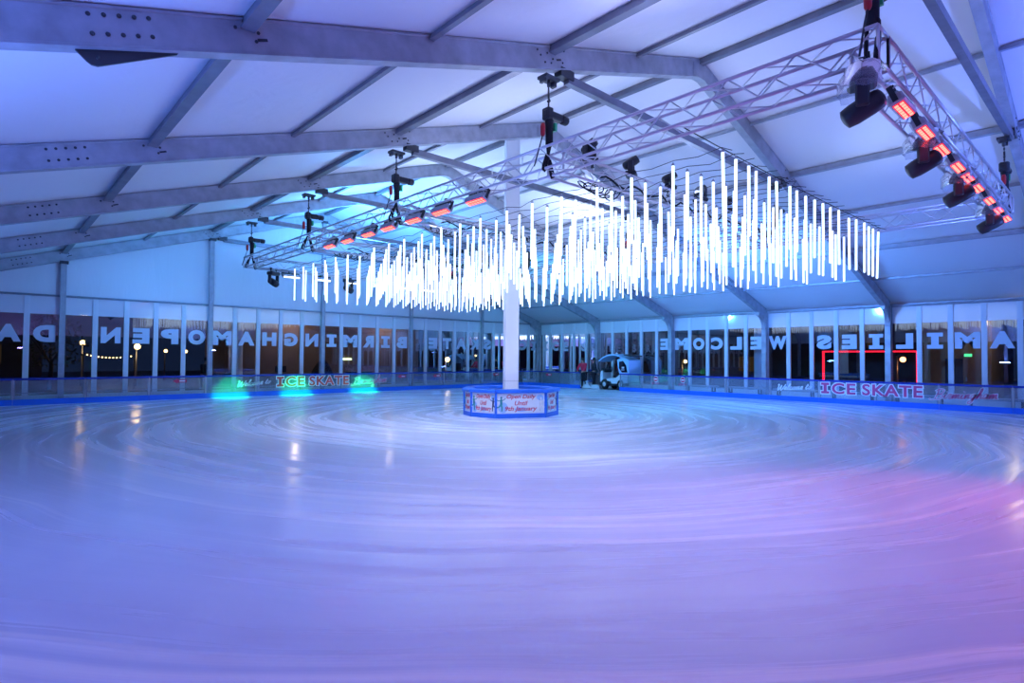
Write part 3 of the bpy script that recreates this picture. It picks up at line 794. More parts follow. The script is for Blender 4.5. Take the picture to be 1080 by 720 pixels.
FH = .93
def barrier(s0, s1, wall, lab, group='barrier sections', end=False):
    """one section; s measured from the corner along the wall"""
    if wall == 'g': P = lambda s, d, z: V((-s, -.90 + d, z))       # d outward from the ice
    else: P = lambda s, d, z: V((-2.0 + d, -s, z))
    off = P((s0 + s1) / 2, 0, 0)
    t = empty('rink_barrier', off, label=lab, cat='barrier', group=group)
    def bx(name, a, b, d0, d1, z0, z1, mat, bev=0):
        p, q = P(a, d0, z0) - off, P(b, d1, z1) - off
        mb = MB(); mb.box([min(p[i], q[i]) for i in range(3)], [max(p[i], q[i]) for i in range(3)], None, bev); return mb.build(name, mat, t)
    bx('kick_board', s0 + .004, s1 - .004, -.02, .05, 0.0, .20, M['bluep'])
    pane = bx('clear_sheet', s0 + .03, s1 - .03, .012, .020, .20, FH - .06, M['poly'])
    bx('top_rail', s0 + .002, s1 - .002, -.03, .06, FH - .07, FH, M['blued'], .02)
    for s in (s0 + .004, s1 - .054): bx('upright', s, s + .05, .022, .075, .20, FH - .06, M['steel'])
    mid_ = (s0 + s1) / 2
    bx('stiffener', s0 + .06, s1 - .06, .024, .05, .40, .43, M['wash'])
    return t, P, off, pane
BAR = {}
for i in range(14):
    s0 = 2.0 + i * 2; s1 = s0 + 2
    if s0 < 29: BAR[('g', i)] = (s0, s1)
seg = [5.2 - 1.6, 5.2]
def letters_behind(wall, s0, s1):
    L_ = GL if wall == 'g' else EL
    cs = [L_[j] for j in range(int(s0), min(30, int(math.ceil(s1)))) if j < len(L_) and L_[j]]
    return cs
barriers = []
glabels = {}
NTH = ['first', 'second', 'third', 'fourth', 'fifth', 'sixth', 'seventh', 'eighth', 'ninth', 'tenth', 'eleventh', 'twelfth', 'thirteenth', 'fourteenth']
def ordn(i): return NTH[i]
gsec = {}
for i in range(13):
    s0 = 2.35 + i * 2.0; s1 = s0 + 2.0
    cs = letters_behind('g', s0, s1)
    lab = 'clear blue-railed barrier section along the gable wall, %s from the corner' % ordn(i)
    gsec[i] = (s0, s1) + barrier(s0, s1, 'g', lab, 'barrier sections of the gable wall')
esec = {}
est = [(2.2, 3.7), (3.7, 5.24)] + [(8.0 + 2 * i, 10.0 + 2 * i) for i in range(10)]
for i, (s0, s1) in enumerate(est):
    lab = ('clear barrier section along the low side wall, ' + ('between wall corner and opening, %s' % ['corner side', 'opening side'][i] if i < 2 else '%s past the opening' % ordn(i - 2)))
    esec[i] = (s0, s1) + barrier(s0, s1, 'e', lab, 'barrier sections of the low side wall')
# rounded corner section
mb = MB(); t = empty('rink_barrier', (-2.2, -1.2, 0), label='curved barrier section closing the rink corner behind the white pole', cat='barrier')
arc = [(-.15 + .35 * sin(a), -1.0 + 1.3 * 0 + .0) for a in (0,)]
cx, cy, rr = -2.35, -2.2, 1.0
pts = [V((cx + .35 * sin(a), cy + 1.3 * cos(a), 0)) - V((-2.2, -1.2, 0)) for a in [pi / 2 * i / 8 for i in range(9)]]
for nm, z0, z1, th, mt in (('kick_board', 0, .2, .04, M['bluep']), ('clear_sheet', .2, FH - .06, .006, M['poly']), ('top_rail', FH - .07, FH, .045, M['blued'])):
    mb = MB()
    for i in range(8):
        p, q = pts[i], pts[i + 1]; mb.sweep([(-th, z0), (th, z0), (th, z1), (-th, z1)], p, q)
    mb.build(nm, mt, t)

# decals on the barrier sheets; each goes onto the section that carries it
def put(wall, name, sec, verts2d, faces, mats, s_at, z_at, d):
    """verts2d in metres, x rising with the image direction"""
    s0, s1, t, P, off, pane = sec[:2] + sec[2:]
    sg = -1 if wall == 'g' else 1
    mb = MB(); mb.add([P(s_at + sg * x, d - zz, z_at + z) - off for x, z, zz in verts2d], faces)
    return mb.build(name, mats, pane)
def split_put(wall, secs, name, vs, fs, mat, s_left, z_at, d):
    """cut a print that crosses a joint into one decal per section by face centres"""
    sg = -1 if wall == 'g' else 1
    buckets = {}
    for f in fs:
        cx = sum(vs[i][0] for i in f) / len(f); s = s_left + sg * cx
        for key, se in secs.items():
            if se[0] <= s < se[1]: buckets.setdefault(key, []).append(f); break
    for key, ff in buckets.items():
        idx = sorted({i for f in ff for i in f}); mp = {k: n for n, k in enumerate(idx)}
        put(wall, name, secs[key], [vs[i] for i in idx], [[mp[i] for i in f] for f in ff], mat, s_left, z_at, d)
def word(wall, secs, body, s_left, width, z0, z1, mat_in, letters=True):
    """block capitals with a white edge"""
    x = 0
    vs, fs = text_geo(body, 1, .03, 0, .0, 1.12); vo, fo = text_geo(body, 1, .085, 0, .0, 1.12)
    bx0 = min(v.x for v in vs); bx1 = max(v.x for v in vs); by0 = min(v.y for v in vs); by1 = max(v.y for v in vs)
    f = lambda v, zz: ((v.x - bx0) / (bx1 - bx0) * width, (v.y - by0) / (by1 - by0) * (z1 - z0), zz)
    split_put(wall, secs, 'lettering_edge', [f(v, .003) for v in vo], fo, M['whitevinyl'], s_left, z0, .012)
    split_put(wall, secs, 'lettering', [f(v, .006) for v in vs], fs, mat_in, s_left, z0, .012)
def slab_I(wall, secs, s_left, w, z0, z1, mat_in):
    for nm, e, zz, mt in (('lettering_edge', .035, .003, M['whitevinyl']), ('lettering', 0, .006, mat_in)):
        h = z1 - z0
        vs = []; fs = []
        for (a, b, c_, d_) in ((w * .3 - e, w * .7 + e, h * .22 + e, h * .78 - e), (-e, w + e, -e, h * .22 + e), (-e, w + e, h * .78 - e, h + e)):
            n = len(vs); vs += [(a, c_, zz), (b, c_, zz), (b, d_, zz), (a, d_, zz)]; fs.append([n, n + 1, n + 2, n + 3])
        split_put(wall, secs, nm, vs, fs, mt, s_left, z0, .012)
for wall, secs, sgn, (wl, ww), (il, iw), (bl, bw), mat, m2 in (
        ('g', gsec, -1, (19.1, 1.38), (17.47, 3.45), (13.92, 1.98), M['orangeprint'], M['whitevinyl']),
        ('e', esec, 1, (16.34, 1.38), (18.08, 3.44), (21.70, 1.92), M['pinkprint'], M['pinkprint'])):
    slab_I(wall, secs, il, iw * .088, .38, .82, mat)
    word(wall, secs, 'CE', il + sgn * iw * .115, iw * .25, .38, .82, mat)
    word(wall, secs, 'SKATE', il + sgn * iw * .43, iw * .57, .38, .82, mat)
    for body, sl, w, z0, h, tilt in (('Welcome to', wl, ww, .42, .26, .10), ('Birmingham', bl, bw, .20, .52, .10)):
        st = script(body)
        for nm, th, zz, mt in (('lettering_edge', .033 if body[0] == 'B' else .020, .003, M['whitevinyl']), ('lettering', .012 if body[0] == 'B' else .006, .006, m2 if body[0] == 'B' else M['whitevinyl'])):
            if wall == 'g' and body[0] == 'B' and nm == 'lettering': mt = M['pinkprint']
            mb = MB(); ribbon(mb, st, w, h, th, lambda a, b, zz=zz: (a, b, zz), tilt)
            split_put(wall, secs, nm, mb.v, mb.f, mt, sl, z0, .012)
# small red direction arrows on the gable barrier, no-entry roundels on the other
def arrow(wall, secs, s_c, z):
    sec = next(se for se in secs.values() if se[0] <= s_c < se[1])
    vs = [(-.26, 0, .003), (-.08, -.10, .003), (-.08, -.06, .003), (.24, -.06, .003), (.24, .06, .003), (-.08, .06, .003), (-.08, .10, .003)]
    put(wall, 'direction_arrow', sec, vs, [list(range(7))], M['redprint'], s_c, z, .012)
    vs = [(-.02, -.02, .006), (.18, -.02, .006), (.18, .025, .006), (-.02, .025, .006)]; put(wall, 'arrow_print', sec, vs, [[0, 1, 2, 3]], M['whitevinyl'], s_c, z, .012)
def roundel(wall, secs, s_c, z):
    sec = next(se for se in secs.values() if se[0] <= s_c < se[1])
    for nm, r, zz, mt in (('sign_edge', .145, .003, M['whitevinyl']), ('sign_disc', .125, .005, M['redprint'])):
        put(wall, nm, sec, [(r * cos(2 * pi * k / 20), r * sin(2 * pi * k / 20), zz) for k in range(20)], [list(range(20))], mt, s_c, z, .012)
    put(wall, 'sign_bar', sec, [(-.085, -.028, .007), (.085, -.028, .007), (.085, .028, .007), (-.085, .028, .007)], [[0, 1, 2, 3]], M['whitevinyl'], s_c, z, .012)
    vs, fs = text_geo('NO ENTRY', 1, .02, 0, 0); vs = [(v.x, v.y, .007) for v in fit(vs, .46, .09)]
    put(wall, 'lettering', sec, [(a, b - .22, c_) for a, b, c_ in vs], fs, M['pinkprint'], s_c, z, .012)
def s_at_px(px, py, wall):
    d = fw + R_ * (px - 540) / fpx - U_ * (py - 360) / fpx
    if wall == 'g': k = (-.9 - CAM.y) / d.y; return -(CAM + d * k).x
    k = (-2.0 - CAM.x) / d.x; return -(CAM + d * k).y
for px in (190, 424, 461, 523): arrow('g', gsec, s_at_px(px, 397, 'g'), .72)
arrow('e', esec, 2.75, .72)
for px in (691.5, 720): roundel('e', esec, s_at_px(px, 400, 'e'), .70)

# green beams from the far arm that strike the foot of the gable barrier
GREEN = [s_at_px(px, 410, 'g') for px in (243, 312, 383)]

# benches behind the side barrier
def make_bench():
    t = empty('bench')
    mb = MB(); mb.box((-.17, -.9, .40), (.17, .9, .45), None, .01); mb.build('seat_board', M['wood'], t)
    for y in (-.7, .7):
        mb = MB(); mb.box((-.15, y - .03, -.03), (-.10, y + .03, .40)); mb.box((.10, y - .03, -.03), (.15, y + .03, .40)); mb.box((-.15, y - .025, .15), (.15, y + .025, .19)); mb.build('leg_frame', M['dark'], t)
    return t
b0 = make_bench()
BL = ['nearest the two no-entry roundels', 'past the tall grey post after the roundels', 'before the script start of the low side lettering', 'behind the block capitals of the low side', 'behind the last script word of the low side', 'at the picture edge past the low side lettering']
for i in range(6):
    o = b0 if i == 0 else copy_tree(b0); o.location = (-1.05, -12.2 - i * 2.25, 0); tag(o, 'pale plank bench behind the barrier, ' + BL[i], 'bench', 'benches behind the low side barrier')

# ------------------------------------------------------------------ ice resurfacer in the opening (front towards +Y)
rs = empty('ice_resurfacer', (-1.0, -7.15, -.002), label='compact open-cab ice resurfacing machine parked in the barrier opening', cat='ice resurfacer')
def part(name, mat, fn, parent=rs):
    mb = MB(); fn(mb); return mb.build(name, mat, parent)
I4 = Matrix.Rotation(pi / 2, 4, 'Z')   # prism local x -> +Y, local y -> -X
part('chassis', M['black'], lambda m: (m.box((-.52, -1.35, .22), (.52, 1.20, .42), None, .04)))
part('side_panel', M['resw'], lambda m: m.prism([(-1.30, .40), (-.55, .36), (.05, .36), (.12, .50), (.42, .50), (.46, .62), (-.35, .70), (-.75, .95), (-1.30, .95)], -.60, .60, I4))
part('front_column', M['resw'], lambda m: (m.prism([(.78, .16), (1.16, .16), (1.20, .62), (1.14, 1.05), (.98, 1.08), (.92, .6), (.78, .40)], -.42, .42, I4)))
part('dashboard', M['black'], lambda m: m.prism([(.80, .98), (1.18, 1.02), (1.12, 1.22), (.86, 1.16)], -.34, .34, I4))
part('seat', M['black'], lambda m: (m.box((-.25, -.30, .70), (.25, .22, .82), None, .03), m.box((-.25, -.42, .78), (.25, -.28, 1.32), None, .03)))
part('snow_tank', M['resb'], lambda m: m.prism([(-1.42, .95), (-.62, .95), (-.50, 1.30), (-.45, 1.74), (-.95, 1.86), (-1.42, 1.70)], -.60, .60, I4))
part('tank_window', M['lens'], lambda m: [m.prism([(-1.30, 1.02), (-.85, 1.0), (-.60, 1.25), (-.62, 1.62), (-.95, 1.66), (-1.20, 1.40)], d, d + .012, I4) for d in (-.613, .60)])
def tank_mark(m):
    for k, (y, z) in enumerate(((-.99, 1.28), (-.88, 1.28))): m.prism([(y - .04, z - .05), (y + .04, z - .05), (y + .04, z + .05), (y - .04, z + .05)], .612, .618, I4)
    m.prism([(-1.06, 1.14), (-.80, 1.14), (-.80, 1.17), (-1.06, 1.17)], .612, .618, I4)
part('tank_marking', M['whitevinyl'], tank_mark)
def canopy(m):
    up = [(-1.0, 1.78), (-.6, 1.98), (-.2, 2.06), (.3, 2.03), (.75, 1.90), (1.15, 1.68)]
    lo = [(y, z - .09) for y, z in up[::-1]]
    m.prism(up + lo, -.62, .62, I4)
part('canopy', M['resb'], canopy)
part('rear_spoiler', M['dark'], lambda m: m.prism([(-1.55, 1.90), (-.95, 1.98), (-.95, 2.04), (-1.58, 1.97)], -.58, .58, I4))
part('roof_beacon', M['whitevinyl'], lambda m: m.lathe([(.07, 2.05), (.07, 2.11), (.04, 2.15)], (0, .1, 0), 12))
for x in (-.55, .55):
    part('canopy_post', M['dark'], lambda m, x=x: m.path([(x, 1.10, 1.68), (x * .95, 1.28, 1.30), (x * .8, 1.16, 1.0)], .03, 8))
part('steering_wheel', M['black'], lambda m: (m.path([(.20 * cos(a), .68 + .10 * sin(a), 1.22 + .16 * sin(a)) for a in [2 * pi * k / 16 for k in range(17)]], .018, 6), m.tube((0, .68, 1.22), (0, .88, 1.12), .025, 6)))
part('headlamp', M['whitevinyl'], lambda m: [m.ball((x, 1.16, .98), .075, 8) for x in (-.3, .3)])
for (x, y) in ((-.52, -.72), (.52, -.72), (-.48, .70), (.48, .70)):
    w = part('wheel', M['rubber'], lambda m, x=x, y=y: m.lathe([(.14, -.09), (.27, -.10), (.30, -.06), (.30, .06), (.27, .10), (.14, .09)], (x, y, .30), 20, Matrix.Rotation(pi / 2, 3, 'Y')))
    part('hub', M['whitevinyl'], lambda m, x=x, y=y: (m.lathe([(.14, -.095), (.13, .0), (.13, .095)], (x, y, .30), 12, Matrix.Rotation(pi / 2, 3, 'Y'))), w)
part('conditioner_sled', M['steel'], lambda m: (m.box((-.62, -1.62, .03), (.62, -1.20, .22), None, .03), m.box((-.5, -1.45, .2), (.5, -1.3, .45))))
part('mirror', M['black'], lambda m: (m.path([(-.5, 1.02, 1.78), (-.66, 1.25, 1.72), (-.68, 1.45, 1.62)], .02, 6), m.box((-.74, 1.40, 1.42), (-.62, 1.48, 1.64), None, .02)))

rs.scale = (.9, .80, .96)
# pale bags and mat by the opening
o = empty('folded_mat', (-1.58, -6.08, 0), .5, 'pale folded mat lying on the ice beside the machine front', 'mat')
mb = MB(); mb.box((-.36, -.26, 0), (.36, .26, .14), None, .05); mb.build('lower_fold', M['resw'], o)
mb = MB(); mb.box((-.32, -.22, .14), (.34, .24, .24), None, .04); mb.build('upper_fold', M['resw'], o)
mb = MB(); rnd = random.Random(5)
prof = [(.05, 0), (.26, .02), (.28, .10), (.17, .18), (.06, .26), (.05, .34), (.10, .40), (.02, .46)]
mb.lathe([(r * 1.0, z) for r, z in prof], (0, 0, 0), 14)
mb.v = [(x * (1 + rnd.uniform(-.2, .2)), y * (1 + rnd.uniform(-.2, .2)), z) for x, y, z in mb.v]
o = mb.build('tied_sack', M['resw'], None, (-1.66, -5.46, 0)); tag(o, 'small white tied sack on the ice at the barrier end', 'sack')

# ------------------------------------------------------------------ people
def figure(name, loc, rzv, label, joints, radii, edges, jacket, trousers, coat_mat, leg_mat, hair=True, h=1.75):
    t = empty(name, loc, rzv, label, 'person')
    def skin(nm, ids, mat, grow, levels=2, root=0):
        vid = {k: i for i, k in enumerate(ids)}
        me = bpy.data.meshes.new(nm); me.from_pydata([joints[k] for k in ids], [(vid[a], vid[b]) for a, b in edges if a in vid and b in vid], [])
        o = bpy.data.objects.new(nm, me); COL.objects.link(o); o.parent = t; me.materials.append(mat)
        md = o.modifiers.new('skin', 'SKIN'); md.use_smooth_shade = True
        me.skin_vertices.new() if not me.skin_vertices else None
        sv = me.skin_vertices[0].data
        for k, i in vid.items():
            r = radii[k]; r = (r, r) if not isinstance(r, tuple) else r
            sv[i].radius = (r[0] + grow, r[1] + grow); sv[i].use_root = (i == root)
        sb = o.modifiers.new('sub', 'SUBSURF'); sb.levels = levels; sb.render_levels = levels
        return o
    skin('body', list(joints), M['skin'], 0)
    skin('jacket', jacket, coat_mat, .022)
    skin('trousers', trousers, leg_mat, .016)
    hd = V(joints['head'])
    mb = MB(); mb.ball(hd + V((0, .02, .035)), .105, 10, (.95, 1.05, 1.0)); mb.build('hair', M['hair'], t)
    mb = MB(); mb.ball(hd + V((0, -.105, -.01)), .018, 6); mb.build('nose', M['skin'], t)
    for s in (-1, 1):
        j = V(joints['foot' + ('l' if s < 0 else 'r')])
        mb = MB(); mb.box((j.x - .05, j.y - .10, -.0), (j.x + .05, j.y + .14, .09), None, .03); mb.build('shoe', M['rubber'], t)
    return t
def standing(lean=0.0, armf=.15, arms=None):
    J = {}; Rr = {}
    y = lambda z: -lean * max(0, z - .9)
    J['pelvis'] = (0, 0, .95); Rr['pelvis'] = (.15, .11)
    J['belly'] = (0, y(1.1), 1.10); Rr['belly'] = (.14, .10)
    J['chest'] = (0, y(1.3), 1.30); Rr['chest'] = (.17, .12)
    J['collar'] = (0, y(1.44), 1.44); Rr['collar'] = (.11, .09)
    J['neck'] = (0, y(1.5) - .01, 1.51); Rr['neck'] = .055
    J['jaw'] = (0, y(1.56) - .03, 1.575); Rr['jaw'] = (.065, .08)
    J['head'] = (0, y(1.64) - .02, 1.655); Rr['head'] = (.08, .098)
    E_ = [('pelvis', 'belly'), ('belly', 'chest'), ('chest', 'collar'), ('collar', 'neck'), ('neck', 'jaw'), ('jaw', 'head')]
    for s, q in ((-1, 'l'), (1, 'r')):
        J['sh' + q] = (s * .19, y(1.4), 1.41); Rr['sh' + q] = .062
        a = arms or ((s * .25, -armf * .5 + y(1.2), 1.14), (s * .24, -armf * 1.8 + y(1.0), .92))
        J['el' + q] = (s * abs(a[0][0]), a[0][1], a[0][2]); Rr['el' + q] = .045
        J['wr' + q] = (s * abs(a[1][0]), a[1][1], a[1][2]); Rr['wr' + q] = .028
        w = V(J['wr' + q]); dr = (w - V(J['el' + q])).normalized()
        J['pa' + q] = tuple(w + dr * .07); Rr['pa' + q] = (.034, .02)
        E_ += [('chest', 'sh' + q), ('sh' + q, 'el' + q), ('el' + q, 'wr' + q), ('wr' + q, 'pa' + q)]
        for f in range(4):
            b = w + dr * (.13 - .006 * abs(f - 1)) + V((0, (f - 1.5) * .020, 0)); c_ = b + dr * .035 + V((-s * .015, 0, 0))
            J['fa%d' % f + q] = tuple(b); J['fb%d' % f + q] = tuple(c_); Rr['fa%d' % f + q] = .009; Rr['fb%d' % f + q] = .008
            E_ += [('pa' + q, 'fa%d' % f + q), ('fa%d' % f + q, 'fb%d' % f + q)]
        b = w + dr * .05 + V((-s * .02, -.04, 0)); J['th' + q] = tuple(b); Rr['th' + q] = .010; E_ += [('pa' + q, 'th' + q)]
        J['hip' + q] = (s * .095, .0, .88); Rr['hip' + q] = .088
        J['kn' + q] = (s * .11, -.03, .49); Rr['kn' + q] = .058
        J['an' + q] = (s * .12, .03 * s, .10); Rr['an' + q] = .038
        J['foot' + q] = (s * .12, -.08 + .03 * s, .05); Rr['foot' + q] = .034
        E_ += [('pelvis', 'hip' + q), ('hip' + q, 'kn' + q), ('kn' + q, 'an' + q), ('an' + q, 'foot' + q)]
    jk = ['pelvis', 'belly', 'chest', 'collar', 'shl', 'ell', 'wrl', 'shr', 'elr', 'wrr']
    tr = ['pelvis', 'hipl', 'knl', 'anl', 'hipr', 'knr', 'anr']
    return J, Rr, E_, jk, tr
J, Rr, E_, jk, tr = standing(.28, .2, ((.24, -.32, 1.16), (.18, -.50, 1.0)))
figure('person', (-1.18, -4.85, -.03), -1.35, 'person in red jacket and dark trousers leaning at the barrier by the opening', J, Rr, E_, jk, tr, M['redcloth'], M['navycloth'])
J, Rr, E_, jk, tr = standing(.03, .1)
figure('person', (-.80, -5.25, -.03), .9, 'person in dark clothes standing by the grey post beside the machine', J, Rr, E_, jk, tr, M['navycloth'], M['navycloth'])
J, Rr, E_, jk, tr = standing(.22, .25)
figure('person', (-19.55, 2.6, -.12), .5, 'person in dark coat outside the reversed letter A window, behind a black counter', J, Rr, E_, jk, tr, M['navycloth'], M['navycloth'])

# ------------------------------------------------------------------ outside in the dark
def at(px, py, Y=None, X=None):
    d = fw + R_ * (px - 540) / fpx - U_ * (py - 360) / fpx
    k = (Y - CAM.y) / d.y if Y is not None else (X - CAM.x) / d.x
    return CAM + d * k
def counter(loc, rzv, lab):
    t = empty('counter', loc, rzv, lab, 'counter')
    mb = MB(); mb.box((-.55, -.3, 0), (.55, .3, 1.0), None, .02); mb.build('body', M['black'], t)
    mb = MB(); mb.box((-.6, -.34, 1.0), (.6, .34, 1.06), None, .015); mb.build('top', M['dark'], t)
counter((-19.25, 1.25, -.12), 0, 'black counter outside the reversed letter A window')
counter((-12.35, 1.3, -.12), 0, 'black counter outside the brown-backed windows, beside a draped heap')
mb = MB(); rnd = random.Random(11); nn = 18; prof = [(.78, 0), (.72, .35), (.58, .8), (.42, 1.2), (.25, 1.5), (.10, 1.68), (.02, 1.72)]
mb.lathe(prof, (0, 0, 0), nn); mb.v = [(x * (1 + .14 * sin(5 * atan2(y, x)) + rnd.uniform(-.05, .05)), y * (1 + .14 * sin(5 * atan2(y, x))), z) for x, y, z in mb.v]
o = mb.build('draped_equipment', M['blackf'], None, (-13.75, 2.6, -.12)); tag(o, 'black sheet draped over a peaked heap outside the brown-backed windows', 'cover')
def block(name, lo, hi, mat, lab, cat='building', win=(), face='y', roofh=.25):
    lo, hi = V(lo), V(hi); c = V(((lo.x + hi.x) / 2, (lo.y + hi.y) / 2, lo.z))
    t = empty(name, c, 0, lab, cat)
    mb = MB(); mb.box(lo - c, hi - c); mb.build('wall', mat, t)
    mb = MB(); mb.box((lo.x - c.x - .2, lo.y - c.y - .2, hi.z - lo.z), (hi.x - c.x + .2, hi.y - c.y + .2, hi.z - lo.z + roofh)); mb.build('roof_edge', M['slate'], t)
    for (a, z0, w, h, mt) in win:
        mb = MB()
        if face == 'y':
            mb.box((a - c.x, lo.y - c.y - .04, z0), (a - c.x + w, lo.y - c.y - .01, z0 + h)); f = mb.build('window', mt, t)
            mb = MB(); mb.box((a - c.x - .06, lo.y - c.y - .06, z0 - .06), (a - c.x + w + .06, lo.y - c.y - .03, z0)); mb.box((a - c.x + w / 2 - .03, lo.y - c.y - .06, z0), (a - c.x + w / 2 + .03, lo.y - c.y - .03, z0 + h))
        else:
            mb.box((lo.x - c.x - .04, a - c.y, z0), (lo.x - c.x - .01, a - c.y + w, z0 + h)); f = mb.build('window', mt, t)
            mb = MB(); mb.box((lo.x - c.x - .06, a - c.y - .06, z0 - .06), (lo.x - c.x - .03, a - c.y + w + .06, z0)); mb.box((lo.x - c.x - .06, a - c.y + w / 2 - .03, z0), (lo.x - c.x - .03, a - c.y + w / 2 + .03, z0 + h))
        mb.build('window_frame', M['slate'], f)
    return t
# tan-walled pavilion beyond the reversed place name
px0, px1 = at(237, 380, Y=4.0), at(441, 380, Y=4.0)
pav = block('pavilion', (px0.x, 4.0, -.12), (px1.x, 7.5, 4.6), M['brown'], 'tan rendered pavilion outside the windows lettered in reverse')
po = V(pav.location); p = at(366, 378.5, Y=3.97) - po
mb = MB(); mb.box((p.x - .28, p.y - .03, p.z - .05), (p.x + .28, p.y + .02, p.z + .05)); mb.build('sign_lamp', M['exitlamp'], pav)
for ppx, ppy in ((296, 389),):
    p = at(ppx, ppy, Y=3.97) - po
    mb = MB(); mb.box((p.x - .28, p.y - .04, p.z - .16), (p.x + .28, p.y + .02, p.z + .16)); mb.build('wall_box', M['black'], pav)
for nm, loc, e in (('fill_eave_lamp', (px0.x + 3.2, 3.0, 3.7), 70), ('fill_eave_lamp', (px1.x - 2.5, 3.0, 3.7), 70)):  # invented lamps, added to brighten the pavilion wall
    l = V(loc) - po
    mb = MB(); mb.tube((l.x, l.y + 1.05, l.z + .12), (l.x, l.y, l.z + .12), .02, 6); mb.lathe([(.02, .14), (.14, .02), (.14, .0)], (l.x, l.y, l.z), 12); f = mb.build('added_wall_lamp', M['dark'], pav)
    mb = MB(); mb.ball((l.x, l.y, l.z - .02), .06, 8); mb.build('bulb', M['lampy'], f)
    ld = bpy.data.lights.new('street_and_fill_glow', 'POINT'); ld.energy = e * .55; ld.color = (1, .78, .58); ld.shadow_soft_size = .08
    lo = bpy.data.objects.new('street_and_fill_glow', ld); COL.objects.link(lo); lo.location = (loc[0], loc[1], loc[2] - .15)
for x, y, lab in ((-17.95, 3.2, 'pale round column outside the gable wall, beside the tan pavilion'), (-1.3, 3.2, 'pale round column outside the gable wall, near the wall corner')):
    mb = MB(); mb.lathe([(.36, 0), (.36, .08), (.30, .10), (.30, 3.9), (.36, 3.94), (.36, 4.1)], (0, 0, 0), 18); o = mb.build('column', M['resw'], None, (x, y, -.12)); tag(o, lab, 'column', kind='thing')
mb = MB(); mb.lathe([(.40, 0), (.40, .08), (.33, .10), (.33, 3.9), (.40, 3.94), (.40, 4.1)], (0, 0, 0), 18); o = mb.build('column', M['resw'], None, (1.0, -14.3, -.12)); tag(o, 'pale round column outside the low side wall by the reversed E', 'column', kind='thing')
block('office_block', (-48, 26, -.12), (-24, 30, 7), M['slate'], 'dark building across the square behind the reversed word open', win=[(-45 + i * 2.2, 1.2 + (i % 2) * 2.6, 1.2, 1.3, M['warmwin']) for i in range(0, 9, 2)])
block('terrace', (-10, 22, -.12), (10, 26, 9), M['slate'], 'dark terrace block beyond the wall corner', win=[(-8 + i * 2.6, 1.0 + (i % 3) * 2.2, 1.0, 1.2, M['warmwin']) for i in range(6)])
block('side_building', (12, -22, -.12), (16, 6, 8), M['slate'], 'dark building beyond the low side wall', face='x', win=[(-20 + i * 3.7, 1.0 + (i % 3) * 1.6, 1.1, 1.0, M['warmwin']) for i in range(6)])
ec0, ec1 = at(972, 390, X=3.0), at(1046, 390, X=3.0)
ent = block('entrance_cabin', (3.0, ec1.y, -.12), (6, ec0.y, 3.6), M['beige'], 'beige entrance cabin outside the windows with reversed letters I and M')
eo = V(ent.location); p = at(1030, 395, X=2.9) - eo
mb = MB(); mb.box((-1.55, p.y - .45, .05), (-1.50, p.y + .45, 2.15)); d = mb.build('door', M['brown'], ent); mb = MB(); mb.cbox((-1.58, p.y + .33, 1.1), (.05, .04, .16)); mb.build('handle', M['steel'], d)
p = at(1021, 374.5, X=2.95) - eo
mb = MB(); mb.box((-1.56, p.y - .13, p.z - .06), (-1.50, p.y + .13, p.z + .06)); mb.build('exit_sign', M['exit'], ent)
p = at(1006, 392, X=2.95) - eo
mb = MB(); mb.box((-1.54, p.y - .3, p.z - .55), (-1.50, p.y + .3, p.z + .55)); mb.build('window', M['slate'], ent)
ld = bpy.data.lights.new('street_and_fill_glow', 'POINT'); ld.energy = 45; ld.color = (1, .72, .38); ld.shadow_soft_size = .1  # unseen warm light added to brighten the entrance cabin
lo = bpy.data.objects.new('street_and_fill_glow', ld); COL.objects.link(lo); lo.location = (2.2, -23.6, 3.3)
# red-lit gateway
gw = empty('red_gateway', (1.0, -19.0, -.12), 0, 'rectangular gateway outlined by a red light strip outside the side windows', 'gateway')
y0, y1 = -17.15 + 19.0, -20.72 + 19.0
for nm, lo, hi in (('upright', (-.03, y0 - .05, 0), (.03, y0 + .05, 2.2)), ('upright', (-.03, y1 - .05, 0), (.03, y1 + .05, 2.2)), ('crossbar', (-.03, y1 - .05, 2.2), (.03, y0 + .05, 2.26))):
    mb = MB(); mb.box(lo, hi); f = mb.build(nm, M['dark'], gw)
    mb = MB(); mb.box((lo[0] - .02, lo[1] + .01, lo[2]), (lo[0] - .005, hi[1] - .01, hi[2] - .005)); mb.build('light_strip', M['redneon'], f)
# street lamps seen through the glass
def lamp(px, py, dist, mat, r, lab, wall, glow, col):
    p = at(px, py, Y=dist) if wall == 'g' else at(px, py, X=dist)
    t = empty('street_lamp', (p.x, p.y, -.12), 0, lab, 'street lamp')
    mb = MB(); mb.lathe([(.09, 0), (.09, .3), (.05, .4), (.035, p.z + .3)], (0, 0, 0), 10); mb.path([(0, 0, p.z + .25), (0, -.12, p.z + .36), (0, -.25, p.z + .33)], .03, 6); mb.build('pole', M['dark'], t)
    mb = MB(); mb.lathe([(.04, .34), (r * .9, .12 + r * 1.25), (r * .9, .12 + r * 1.1)], (0, -.25, p.z), 12); mb.build('lamp_hood', M['dark'], t)
    mb = MB(); mb.ball((0, -.25, p.z + .12), r, 8); mb.build('lamp_globe', mat, t)
    if glow:
        ld = bpy.data.lights.new('street_and_fill_glow', 'POINT'); ld.energy = glow; ld.color = col; ld.shadow_soft_size = r
        lo = bpy.data.objects.new('street_and_fill_glow', ld); COL.objects.link(lo); lo.location = (p.x, p.y - .25, p.z - .15)
AM = (1, .62, .25)
lamp(470, 379, 11.0, M['lampy'], .19, 'bright amber street lamp seen through the reversed T window', 'g', 120, AM)
lamp(144, 365.5, 14.0, M['lampy'], .17, 'bright amber street lamp below the reversed E of open', 'g', 100, AM)
